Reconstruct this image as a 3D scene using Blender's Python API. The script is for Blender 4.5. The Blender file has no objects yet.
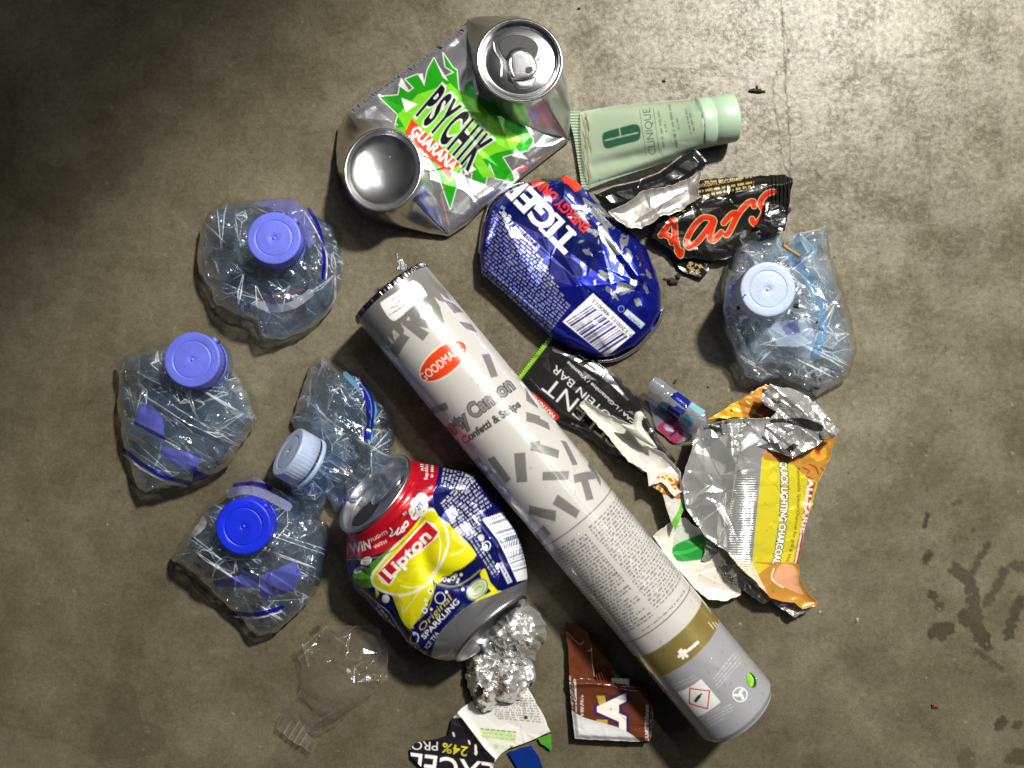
import bpy, math, random
import numpy as np
from mathutils.geometry import delaunay_2d_cdt
from mathutils import Vector

# ------------------------------------------------------------------ scene, camera, light
S = 0.00055          # metres on the floor per photo pixel
H = 0.50             # camera height in metres
scene = bpy.context.scene
COL = scene.collection
scene.view_settings.view_transform = 'Standard'
scene.view_settings.look = 'None'
scene.view_settings.exposure = 0.0
scene.view_settings.gamma = 1.0
cam_d = bpy.data.cameras.new('camera')
cam = bpy.data.objects.new('camera', cam_d); COL.objects.link(cam)
cam.location = (0, 0, H)
cam_d.sensor_width = 36.0
cam_d.lens = 36.0 * H / (1024 * S)
cam_d.clip_start = 0.01; cam_d.clip_end = 50
scene.camera = cam
scene.cycles.transparent_max_bounces = 24
scene.cycles.max_bounces = 12

def aim(o, target):
    o.rotation_euler = (Vector(target) - o.location).to_track_quat('-Z', 'Y').to_euler()

key_d = bpy.data.lights.new('key_lamp', 'SPOT')
key_d.energy = 112; key_d.color = (1.0, 0.95, 0.84)
key_d.shadow_soft_size = 0.045
key_d.spot_size = math.radians(46); key_d.spot_blend = 0.4
key = bpy.data.objects.new('key_lamp', key_d); COL.objects.link(key)
key.location = (0.46, 0.62, 0.95)
aim(key, (0.17, -0.14, 0))

for sx, sy, sz, e in ((0.36, 0.58, 1.30, 2.6), (0.80, 0.72, 1.30, 2.6)):      # two added strip lights, placed for streak highlights on plastic and metal
    st_d = bpy.data.lights.new('added_strip_light', 'AREA'); st_d.shape = 'RECTANGLE'
    st_d.size = 1.3; st_d.size_y = 0.05; st_d.energy = e; st_d.color = (0.96, 0.98, 1.0)
    st_o = bpy.data.objects.new('added_strip_light', st_d); COL.objects.link(st_o)
    st_o.location = (sx, sy, sz)
    zax = Vector((sx, sy, sz)).normalized(); xax = Vector((0.635, -0.773, 0)); xax = (xax - zax * xax.dot(zax)).normalized(); yax = zax.cross(xax)
    st_o.rotation_euler = __import__('mathutils').Matrix((xax, yax, zax)).transposed().to_euler()

world = bpy.data.worlds.new('World'); scene.world = world
world.use_nodes = True
wn = world.node_tree; wn.nodes.clear()
def WN(t): return wn.nodes.new(t)
wo = WN('ShaderNodeOutputWorld'); bg = WN('ShaderNodeBackground')
tc = WN('ShaderNodeTexCoord'); no = WN('ShaderNodeTexNoise'); rp = WN('ShaderNodeValToRGB')
no.inputs['Scale'].default_value = 2.3; no.inputs['Detail'].default_value = 3
wn.links.new(tc.outputs['Generated'], no.inputs['Vector'])
wn.links.new(no.outputs['Fac'], rp.inputs['Fac'])
rp.color_ramp.elements[0].position = 0.42; rp.color_ramp.elements[0].color = (0.012, 0.012, 0.013, 1)
rp.color_ramp.elements[1].position = 0.66; rp.color_ramp.elements[1].color = (0.30, 0.32, 0.36, 1)
wn.links.new(rp.outputs['Color'], bg.inputs['Color'])
bg.inputs['Strength'].default_value = 0.18
wn.links.new(bg.outputs['Background'], wo.inputs['Surface'])

# ------------------------------------------------------------------ helpers
def W(px, py, z):
    """photo point at height z (mm) -> metres"""
    z = np.asarray(z, float) * 0.001
    k = (H - z) / H * S
    x, y, z = np.broadcast_arrays((np.asarray(px, float) - 512) * k, (384 - np.asarray(py, float)) * k, z)
    return np.stack([x, y, z], -1)

def UNW(v):
    k = (H - v[..., 2]) / H * S
    return 512 + v[..., 0] / k, 384 - v[..., 1] / k

def lin(c):
    c = np.asarray(c, float)
    return np.where(c <= 0.04045, c / 12.92, ((c + 0.055) / 1.055) ** 2.4)

def hexc(r, g, b, m=0.0):
    """display 0-255 colour + metal amount -> linear rgba"""
    l = lin(np.array([r, g, b]) / 255.0)
    return (l[0], l[1], l[2], m)

def zz(x0, y0, f):
    def g(*pts):
        return [(x0 + a / f, y0 + b / f) for a, b in pts]
    return g

def smooth(pts, n=6, closed=False):
    P = np.array(pts, float); N = len(P); out = []
    rng = range(N if closed else N - 1)
    for i in rng:
        if closed: p0, p1, p2, p3 = P[(i - 1) % N], P[i], P[(i + 1) % N], P[(i + 2) % N]
        else: p0, p1, p2, p3 = P[max(i - 1, 0)], P[i], P[i + 1], P[min(i + 2, N - 1)]
        for k in range(n):
            t = k / n
            out.append(0.5 * ((2 * p1) + (-p0 + p2) * t + (2 * p0 - 5 * p1 + 4 * p2 - p3) * t * t + (-p0 + 3 * p1 - 3 * p2 + p3) * t ** 3))
    if not closed: out.append(P[-1])
    return [tuple(q) for q in out]

def jag(pts, amp, seed=0, step=3.0):
    """closed outline made ragged"""
    r = random.Random(seed); out = []
    N = len(pts)
    for i in range(N):
        a = np.array(pts[i], float); b = np.array(pts[(i + 1) % N], float)
        L = np.linalg.norm(b - a); n = max(1, int(L / step))
        nv = np.array([-(b - a)[1], (b - a)[0]]) / max(L, 1e-6)
        for k in range(n):
            q = a + (b - a) * k / n
            if k: q = q + nv * r.uniform(-amp, amp)
            out.append(tuple(q))
    return out

def inside(poly, X, Y):
    m = np.zeros(X.shape, bool); n = len(poly)
    for i in range(n):
        x0, y0 = poly[i]; x1, y1 = poly[(i + 1) % n]
        if y0 == y1: continue
        c = ((y0 > Y) != (y1 > Y)) & (X < (x1 - x0) * (Y - y0) / (y1 - y0) + x0)
        m ^= c
    return m

def nearest(poly, X, Y):
    """distance to the outline and closest point"""
    best = np.full(X.shape, 1e9); bx = X.copy(); by = Y.copy(); n = len(poly)
    for i in range(n):
        x0, y0 = poly[i]; x1, y1 = poly[(i + 1) % n]
        dx, dy = x1 - x0, y1 - y0; L = dx * dx + dy * dy
        if L < 1e-9: continue
        t = np.clip(((X - x0) * dx + (Y - y0) * dy) / L, 0, 1)
        qx, qy = x0 + t * dx, y0 + t * dy
        d = np.hypot(X - qx, Y - qy); m = d < best
        best = np.where(m, d, best); bx = np.where(m, qx, bx); by = np.where(m, qy, by)
    return best, bx, by

def sst(a, b, x):
    t = np.clip((x - a) / (b - a), 0, 1); return t * t * (3 - 2 * t)

_gl = {}
def glyphs(s, bold, sp=1.0):
    k = (s, bold, sp)
    if k in _gl: return _gl[k]
    cu = bpy.data.curves.new('t', 'FONT'); cu.body = s; cu.offset = bold; cu.resolution_u = 4
    cu.space_character = sp
    ob = bpy.data.objects.new('t', cu)
    me = bpy.data.meshes.new_from_object(ob)
    me.calc_loop_triangles()
    v = np.zeros(len(me.vertices) * 3); me.vertices.foreach_get('co', v); v = v.reshape(-1, 3)[:, :2]
    t = np.zeros(len(me.loop_triangles) * 3, int); me.loop_triangles.foreach_get('vertices', t)
    bpy.data.objects.remove(ob); bpy.data.curves.remove(cu); bpy.data.meshes.remove(me)
    _gl[k] = (v, t.reshape(-1, 3)); return _gl[k]
CAPH = None

class Cv:
    """a painted label: colours are looked up from it into per-vertex colours"""
    def __init__(s, x0, y0, x1, y1, base, sc=4, warp=None):
        s.x0, s.y0, s.sc, s.warp = x0, y0, sc, warp
        s.w = int((x1 - x0) * sc); s.h = int((y1 - y0) * sc)
        s.a = np.empty((s.h, s.w, 4)); s.a[:] = base; s.low = None
    def _p(s, pts, raw=False):
        p = np.asarray(pts, float)
        if s.warp is not None and not raw: p = s.warp(p)
        return (p - (s.x0, s.y0)) * s.sc
    def _fill(s, q, col, al=1.0):
        x0 = max(int(q[:, 0].min()), 0); x1 = min(int(q[:, 0].max()) + 2, s.w)
        y0 = max(int(q[:, 1].min()), 0); y1 = min(int(q[:, 1].max()) + 2, s.h)
        if x1 <= x0 or y1 <= y0: return
        X, Y = np.meshgrid(np.arange(x0, x1) + 0.5, np.arange(y0, y1) + 0.5)
        m = inside([tuple(t) for t in q], X, Y)
        v = s.a[y0:y1, x0:x1]; v[m] = v[m] * (1 - al) + np.array(col) * al
    def poly(s, pts, col, al=1.0, raw=False):
        s._fill(s._p(pts, raw), col, al)
    def line(s, pts, w, col, al=1.0, raw=False):
        P = np.array(pts, float)
        for i in range(len(P) - 1):
            a, b = P[i], P[i + 1]; d = b - a; L = np.linalg.norm(d)
            if L < 1e-6: continue
            n = np.array([-d[1], d[0]]) / L * w / 2
            s.poly([a + n, b + n, b - n, a - n], col, al, raw)
            if w > 1 and i: s.ell(a[0], a[1], w / 2, w / 2, 0, col, al, 10)
        if w > 1:
            for q in (P[0], P[-1]): s.ell(q[0], q[1], w / 2, w / 2, 0, col, al, 10)
    def ell(s, cx, cy, rx, ry, ang, col, al=1.0, n=40):
        t = np.linspace(0, 2 * math.pi, n, endpoint=False); c, d = math.cos(math.radians(ang)), math.sin(math.radians(ang))
        x, y = rx * np.cos(t), ry * np.sin(t)
        s.poly(np.stack([cx + x * c - y * d, cy + x * d + y * c], -1), col, al)
    def ring(s, cx, cy, rx, ry, ang, w, col, a0=0, a1=360):
        t = np.radians(np.linspace(a0, a1, 48)); c, d = math.cos(math.radians(ang)), math.sin(math.radians(ang))
        x, y = rx * np.cos(t), ry * np.sin(t)
        s.line(np.stack([cx + x * c - y * d, cy + x * d + y * c], -1), w, col)
    def text(s, body, p0, p1, up, col, bold=0.0, out=None, outw=0.03, bow=0.0, sp=1.0, shear=0.0, al=1.0):
        """baseline from p0 to p1, up = cap height in px (side by sign: left normal of reading direction is up)"""
        global CAPH
        if CAPH is None:
            v, _ = glyphs('H', 0.0); CAPH = v[:, 1].max()
        v0, _ = glyphs(body, 0.0, sp); wx0, wx1 = v0[:, 0].min(), v0[:, 0].max()
        p0 = np.array(p0, float); p1 = np.array(p1, float); d = p1 - p0; L = np.linalg.norm(d)
        u = np.array([d[1], -d[0]]) / L * up
        for bw, c in (([(bold + outw, out)] if out is not None else []) + [(bold, col)]):
            v, t = glyphs(body, bw, sp)
            a = (v[:, 0] - wx0) / (wx1 - wx0); b = v[:, 1] / CAPH
            q = p0 + np.outer(a, d) + np.outer(b + bow * 4 * a * (1 - a), u) + np.outer(b * shear, d / L * abs(up))
            q = s._p(q)
            for tri in t: s._fill(q[tri], c, al)
    def micro(s, p0, p1, h, col, seed=0, al=1.0, gap=0.22):
        r = random.Random(seed); p0 = np.array(p0, float); p1 = np.array(p1, float)
        d = p1 - p0; L = np.linalg.norm(d); d = d / L; n = np.array([-d[1], d[0]]) * h / 2; x = 0
        while x < L:
            w = min(r.uniform(0.6, 3.2) * h, L - x)
            k = 0
            while k < w:      # letter-like ticks
                e = min(r.uniform(.45, .9) * h, w - k)
                nn = n * r.uniform(.6, 1.0)
                a = p0 + d * (x + k); b = p0 + d * (x + k + e * .72)
                s.poly([a + nn, b + nn, b - nn, a - nn], col, al); k += e
            x += w + h * r.uniform(.5, .9)
    def bars(s, p0, p1, up, col, seed=0, n=30):
        """bars standing along p0->p1, each bar running by vector up"""
        r = random.Random(seed); p0 = np.array(p0, float); p1 = np.array(p1, float); up = np.array(up, float)
        x = 0.0; d = p1 - p0
        while x < 1:
            w = r.choice([.4, .8, 1.2, 1.6]) / n; w = min(w, 1 - x)
            s.poly([p0 + d * x, p0 + d * (x + w), p0 + d * (x + w) + up, p0 + d * x + up], col)
            x += w + r.choice([.4, .8, 1.2]) / n
    def blotch(s, cx, cy, r, col, seed=0, al=1.0, sq=1.0, ang=0):
        rr = random.Random(seed); n = 11; k = math.cos(math.radians(ang)), math.sin(math.radians(ang)); pts = []
        for i in range(n):
            t = 2 * math.pi * i / n; q = r * rr.uniform(.45, 1.15); x, y = q * math.cos(t), q * sq * math.sin(t)
            pts.append((cx + x * k[0] - y * k[1], cy + x * k[1] + y * k[0]))
        s.poly(smooth(pts, 4, True), col, al)
    def sample(s, X, Y):
        if s.low is None:
            h, w = s.h // 2 * 2, s.w // 2 * 2
            s.low = s.a[:h, :w].reshape(h // 2, 2, w // 2, 2, 4).mean((1, 3))
        A = s.low; h, w = A.shape[:2]
        x = np.clip((X - s.x0) * s.sc / 2 - 0.5, 0, w - 1.001); y = np.clip((Y - s.y0) * s.sc / 2 - 0.5, 0, h - 1.001)
        i, j = x.astype(int), y.astype(int); fx, fy = (x - i)[:, None], (y - j)[:, None]
        return A[j, i] * (1 - fx) * (1 - fy) + A[j, i + 1] * fx * (1 - fy) + A[j + 1, i] * (1 - fx) * fy + A[j + 1, i + 1] * fx * fy

def facets(x0, y0, x1, y1, cell, amp, seed, ang=0.0, stretch=1.0, sc=2):
    """crumpled-film height map (mm): random points joined by flat facets"""
    r = np.random.RandomState(seed); w, h = int((x1 - x0) * sc), int((y1 - y0) * sc)
    cx, cy = w / 2, h / 2; R = math.hypot(w, h) / 2 + cell * sc * stretch
    n = int((2 * R) ** 2 / (cell * sc) ** 2 / stretch)
    p = r.uniform(-R, R, (n, 2)); z = r.uniform(-amp, amp, n)
    c, s_ = math.cos(math.radians(ang)), math.sin(math.radians(ang))
    q = p * np.array([1.0, 1.0])
    pts = [Vector((float(a), float(b) * stretch)) for a, b in q]
    res = delaunay_2d_cdt(pts, [], [], 0, 1e-5)
    V = np.array([[v[0], v[1] / 1.0] for v in res[0]]); src = res[3]
    zv = np.array([z[k[0]] if k else 0 for k in src])
    V = np.stack([cx + V[:, 0] * c - (V[:, 1] / stretch) * s_, cy + V[:, 0] * s_ + (V[:, 1] / stretch) * c], -1)
    out = np.zeros((h, w))
    for t in res[2]:
        (ax, ay), (bx, by), (dx, dy) = V[t[0]], V[t[1]], V[t[2]]
        i0, i1 = max(int(min(ax, bx, dx)), 0), min(int(max(ax, bx, dx)) + 2, w)
        j0, j1 = max(int(min(ay, by, dy)), 0), min(int(max(ay, by, dy)) + 2, h)
        if i1 <= i0 or j1 <= j0: continue
        X, Y = np.meshgrid(np.arange(i0, i1), np.arange(j0, j1))
        D = (by - dy) * (ax - dx) + (dx - bx) * (ay - dy)
        if abs(D) < 1e-9: continue
        a = ((by - dy) * (X - dx) + (dx - bx) * (Y - dy)) / D
        b = ((dy - ay) * (X - dx) + (ax - dx) * (Y - dy)) / D
        g = 1 - a - b; m = (a >= -1e-6) & (b >= -1e-6) & (g >= -1e-6)
        zt = a * zv[t[0]] + b * zv[t[1]] + g * zv[t[2]]
        v = out[j0:j1, i0:i1]; v[m] = zt[m]
    def f(X, Y):
        x = np.clip((X - x0) * sc, 0, w - 1.01); y = np.clip((Y - y0) * sc, 0, h - 1.01)
        i, j = x.astype(int), y.astype(int); fx, fy = x - i, y - j
        return out[j, i] * (1 - fx) * (1 - fy) + out[j, i + 1] * fx * (1 - fy) + out[j + 1, i] * (1 - fx) * fy + out[j + 1, i + 1] * fx * fy
    return f

def crease(fs, X, Y, e=.8):
    """how sharply the crumpled surface is folded at each spot"""
    s = 0
    for f, w in fs: s = s + w * np.abs(f(X + e, Y) + f(X - e, Y) + f(X, Y + e) + f(X, Y - e) - 4 * f(X, Y))
    return s

def bbox(poly, m=4):
    P = np.array(poly); return (*(P.min(0) - m), *(P.max(0) + m))

def mkmesh(name, v, quads, mat, parent=None, col=None, flat=False):
    me = bpy.data.meshes.new(name); v = np.asarray(v, np.float32); quads = np.asarray(quads, np.int32)
    k = quads.shape[1]
    me.vertices.add(len(v)); me.vertices.foreach_set('co', v.ravel())
    me.loops.add(quads.size); me.loops.foreach_set('vertex_index', quads.ravel())
    me.polygons.add(len(quads)); me.polygons.foreach_set('loop_start', np.arange(0, quads.size, k, dtype=np.int32))
    me.polygons.foreach_set('loop_total', np.full(len(quads), k, np.int32))
    me.polygons.foreach_set('use_smooth', np.full(len(quads), not flat))
    me.update(calc_edges=True)
    if col is not None:
        a = me.color_attributes.new('Col', 'FLOAT_COLOR', 'POINT')
        c = np.asarray(col, np.float32)
        if c.ndim == 1: c = np.tile(c, (len(v), 1))
        a.data.foreach_set('color', c.ravel())
    me.materials.append(mat)
    o = bpy.data.objects.new(name, me); COL.objects.link(o)
    if parent is not None: attach(o, parent)
    return o

def attach(o, parent):
    o.parent = parent
    o.matrix_parent_inverse = __import__('mathutils').Matrix.Translation(-Vector(parent.location))

def tag(o, label, cat, group=None, kind=None):
    if label: o['label'] = label
    if cat: o['category'] = cat
    if group: o['group'] = group
    if kind: o['kind'] = kind
    return o

def thing(name, label, cat, px, py, group=None):
    o = bpy.data.objects.new(name, None); COL.objects.link(o)
    o.location = tuple(float(t) for t in W(px, py, 0)); o.empty_display_size = 0.01
    return tag(o, label, cat, group)

def clipgrid(outline, step):
    x0, y0, x1, y1 = bbox(outline, step * 2)
    xs = np.arange(x0, x1, step); ys = np.arange(y0, y1, step)
    CX, CY = np.meshgrid(xs[:-1] + step / 2, ys[:-1] + step / 2)
    m = inside(outline, CX, CY)
    X, Y = np.meshgrid(xs, ys); nx = len(xs)
    cnt = np.zeros(X.shape, int)
    cnt[:-1, :-1] += m; cnt[1:, :-1] += m; cnt[:-1, 1:] += m; cnt[1:, 1:] += m
    idx = np.full(X.shape, -1); use = cnt > 0; idx[use] = np.arange(use.sum())
    X, Y, c = X[use], Y[use], cnt[use]
    j, i = np.nonzero(m)
    q = np.stack([idx[j, i], idx[j + 1, i], idx[j + 1, i + 1], idx[j, i + 1]], -1)   # faces up (y is down)
    d, bx, by = nearest(outline, X, Y)
    e = (c < 4); X = np.where(e, bx, X); Y = np.where(e, by, Y); d = np.where(e, 0, d)
    return X, Y, d, q

def sheet(name, outline, zf, mat, parent=None, cv=None, col=None, step=0.6, thick=0.0):
    """film / paper / shell surface: outline in photo px, zf(X,Y,d)-> mm"""
    X, Y, d, q = clipgrid(outline, step)
    v = W(X, Y, np.maximum(zf(X, Y, d), 0.5))
    c = cv.sample(X, Y) if cv is not None else col
    o = mkmesh(name, v, q, mat, parent, c)
    if thick:
        md = o.modifiers.new('thickness', 'SOLIDIFY'); md.thickness = thick * 0.001; md.offset = -1
    return o

def blob(name, outline, top, bot, mat, parent=None, cv=None, col=None, step=0.6, bstep=2.0, extra=(), colf=None):
    """closed body: upper and lower skins meeting along the outline; extra = inner skins"""
    vs, qs, cs, n = [], [], [], 0
    for k, (f, st) in enumerate([(top, step), (bot, bstep)] + [(e, bstep * .6) for e in extra]):
        X, Y, d, q = clipgrid(outline, st)
        v = W(X, Y, np.maximum(f(X, Y, d), 0.4)); vs.append(v)
        qs.append((q if k == 0 else q[:, ::-1]) + n); n += len(v)
        if colf is not None: cs.append(colf(X, Y, d, k))
        elif cv is not None: cs.append(cv.sample(X, Y))
        elif col is not None: cs.append(np.tile(np.array(col, float), (len(v), 1)))
    return mkmesh(name, np.concatenate(vs), np.concatenate(qs), mat, parent, np.concatenate(cs) if cs else None)

def rings(name, R, mat, parent=None, cv=None, col=None, capend=False, capstart=False, nu=None):
    """R: (m, n, 3) world rings joined into a skin"""
    R = np.asarray(R); m, n, _ = R.shape; v = R.reshape(-1, 3)
    i, j = np.meshgrid(np.arange(m - 1), np.arange(n), indexing='ij'); j2 = (j + 1) % n
    q = np.stack([i * n + j, i * n + j2, (i + 1) * n + j2, (i + 1) * n + j], -1).reshape(-1, 4)
    c = None
    if cv is not None: c = cv.sample(*UNW(v))
    elif col is not None: c = col
    return mkmesh(name, v, q, mat, parent, c)

def radial(poly, cx, cy, th):
    """distance from (cx,cy) to the outline along each angle"""
    out = np.zeros(len(th)); P = np.array(poly); n = len(P)
    c, s_ = np.cos(th), np.sin(th)
    for i in range(n):
        a = P[i] - (cx, cy); b = P[(i + 1) % n] - (cx, cy); e = b - a
        den = c * e[1] - s_ * e[0]; den = np.where(abs(den) < 1e-9, 1e-9, den)
        t = (a[0] * e[1] - a[1] * e[0]) / den; u = (a[0] * s_ - a[1] * c) / den
        ok = (u >= -1e-6) & (u <= 1 + 1e-6) & (t > 0); out = np.where(ok & (t > out), t, out)
    return out

def lathe(center, normal, prof, n=64, e1=None, wob=None):
    """prof: list of (radius mm, height mm) along normal; returns rings (world)"""
    N = Vector(normal).normalized(); a = Vector(e1).normalized() if e1 else N.orthogonal().normalized(); b = N.cross(a)
    c = np.array(center); N, a, b = map(np.array, (N, a, b)); th = np.linspace(0, 2 * math.pi, n, endpoint=False); out = []
    for k, (r, h) in enumerate(prof):
        rr = r * np.ones(n) if wob is None else r * (1 + wob(th, k))
        out.append(c + 0.001 * (np.outer(rr * np.cos(th), a) + np.outer(rr * np.sin(th), b) + h * N))
    return np.array(out)

# ------------------------------------------------------------------ materials
def newmat(name):
    m = bpy.data.materials.new(name); m.use_nodes = True; nt = m.node_tree
    return m, nt, nt.nodes['Principled BSDF'], nt.nodes['Material Output']
def node(nt, t, **kw):
    n = nt.nodes.new(t)
    for k, v in kw.items():
        if k in n.inputs: n.inputs[k].default_value = v
        else: setattr(n, k, v)
    return n
def bumpy(nt, bsdf, scale, strength, dist=0.0005, detail=4.0):
    tc = node(nt, 'ShaderNodeTexCoord'); n = node(nt, 'ShaderNodeTexNoise', Scale=scale, Detail=detail)
    b = node(nt, 'ShaderNodeBump', Strength=strength, Distance=dist)
    nt.links.new(tc.outputs['Object'], n.inputs['Vector']); nt.links.new(n.outputs['Fac'], b.inputs['Height'])
    nt.links.new(b.outputs['Normal'], bsdf.inputs['Normal']); return n, b, tc
def printed(name, rough=0.3, metal_rough=None, bump=0.2, bscale=400, coat=0.0, spec=0.5, dist=0.0004):
    """colours from the painted label; alpha = how metallic that spot is"""
    m, nt, p, o = newmat(name)
    a = node(nt, 'ShaderNodeVertexColor'); a.layer_name = 'Col'
    nt.links.new(a.outputs['Color'], p.inputs['Base Color']); nt.links.new(a.outputs['Alpha'], p.inputs['Metallic'])
    p.inputs['Specular IOR Level'].default_value = spec
    p.inputs['Coat Weight'].default_value = coat; p.inputs['Coat Roughness'].default_value = 0.08
    n, b, tc = bumpy(nt, p, bscale, bump, dist)
    mr = node(nt, 'ShaderNodeMapRange'); mr.inputs['From Min'].default_value = .3; mr.inputs['From Max'].default_value = .7
    mr.inputs['To Min'].default_value = rough * .75; mr.inputs['To Max'].default_value = rough * 1.35
    n2 = node(nt, 'ShaderNodeTexNoise', Scale=60.0, Detail=5.0)
    nt.links.new(tc.outputs['Object'], n2.inputs['Vector']); nt.links.new(n2.outputs['Fac'], mr.inputs['Value'])
    nt.links.new(mr.outputs['Result'], p.inputs['Roughness'])
    return m
def plain(name, rgb, rough=0.4, metal=0.0, bump=0.15, bscale=300, var=0.12, coat=0, dist=0.0004, sss=0.0, trans=0.0):
    m, nt, p, o = newmat(name)
    n, b, tc = bumpy(nt, p, bscale, bump, dist)
    r = node(nt, 'ShaderNodeValToRGB'); n2 = node(nt, 'ShaderNodeTexNoise', Scale=90.0, Detail=6.0)
    nt.links.new(tc.outputs['Object'], n2.inputs['Vector']); nt.links.new(n2.outputs['Fac'], r.inputs['Fac'])
    r.color_ramp.elements[0].position = .3; r.color_ramp.elements[1].position = .7
    r.color_ramp.elements[0].color = (*[c * (1 - var) for c in rgb], 1); r.color_ramp.elements[1].color = (*[min(1, c * (1 + var)) for c in rgb], 1)
    nt.links.new(r.outputs['Color'], p.inputs['Base Color'])
    p.inputs['Roughness'].default_value = rough; p.inputs['Metallic'].default_value = metal; p.inputs['Coat Weight'].default_value = coat
    p.inputs['Subsurface Weight'].default_value = sss; p.inputs['Subsurface Scale'].default_value = 0.003
    p.inputs['Transmission Weight'].default_value = trans
    return m
def film(name, tint, milk=0.0, milkcol=(.8, .85, .9), rough=0.05, refl=1.0, bump=0.3, bscale=120, base=0.05, attr=False, dist=0.0012):
    """thin clear plastic: see-through with mirror-like sheen"""
    m, nt, p, o = newmat(name); nt.nodes.remove(p)
    tr = node(nt, 'ShaderNodeBsdfTransparent'); tr.inputs['Color'].default_value = (*tint, 1)
    gl = node(nt, 'ShaderNodeBsdfGlossy', Roughness=rough); di = node(nt, 'ShaderNodeBsdfDiffuse'); di.inputs['Color'].default_value = (*milkcol, 1)
    tl = node(nt, 'ShaderNodeBsdfTranslucent'); tl.inputs['Color'].default_value = (*milkcol, 1)
    fr = node(nt, 'ShaderNodeFresnel', IOR=1.58)
    ge = node(nt, 'ShaderNodeNewGeometry'); mi = node(nt, 'ShaderNodeMath', operation='MULTIPLY_ADD'); mi.inputs[1].default_value = 1 / 1.58 - 1.58; mi.inputs[2].default_value = 1.58
    nt.links.new(ge.outputs['Backfacing'], mi.inputs[0]); nt.links.new(mi.outputs[0], fr.inputs['IOR'])     # a thin wall reflects the same from both sides
    n, b, tc = bumpy(nt, gl, bscale, bump, dist, 3.0); nt.links.new(b.outputs['Normal'], fr.inputs['Normal'])
    ma = node(nt, 'ShaderNodeMath', operation='MULTIPLY_ADD'); ma.inputs[1].default_value = refl; ma.inputs[2].default_value = base; ma.use_clamp = True
    nt.links.new(fr.outputs['Fac'], ma.inputs[0])
    m0 = node(nt, 'ShaderNodeMixShader', Fac=.4); nt.links.new(di.outputs[0], m0.inputs[1]); nt.links.new(tl.outputs[0], m0.inputs[2])
    m1 = node(nt, 'ShaderNodeMixShader', Fac=milk); nt.links.new(tr.outputs[0], m1.inputs[1]); nt.links.new(m0.outputs[0], m1.inputs[2])
    if attr:
        a = node(nt, 'ShaderNodeVertexColor'); a.layer_name = 'Col'
        nt.links.new(a.outputs['Color'], di.inputs['Color']); nt.links.new(a.outputs['Color'], tl.inputs['Color']); nt.links.new(a.outputs['Alpha'], m1.inputs['Fac'])
    elif milk > 0:
        n2 = node(nt, 'ShaderNodeTexNoise', Scale=70.0, Detail=4.0); mr = node(nt, 'ShaderNodeMapRange')
        mr.inputs['From Min'].default_value = .35; mr.inputs['From Max'].default_value = .7; mr.inputs['To Min'].default_value = milk * .5; mr.inputs['To Max'].default_value = milk * 1.6
        nt.links.new(tc.outputs['Object'], n2.inputs['Vector']); nt.links.new(n2.outputs['Fac'], mr.inputs['Value']); nt.links.new(mr.outputs['Result'], m1.inputs['Fac'])
    m2 = node(nt, 'ShaderNodeMixShader'); nt.links.new(ma.outputs[0], m2.inputs['Fac']); nt.links.new(m1.outputs[0], m2.inputs[1]); nt.links.new(gl.outputs[0], m2.inputs[2])
    nt.links.new(m2.outputs[0], o.inputs['Surface']); return m

ALU = plain('bare_aluminium', (.78, .78, .79), .22, 1.0, .12, 250, .05)
ALU_DULL = plain('dull_aluminium', (.55, .55, .56), .34, 1.0, .2, 200, .1)
DARK = plain('black_inside', (.012, .012, .014), .5, 0, .1)

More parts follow.
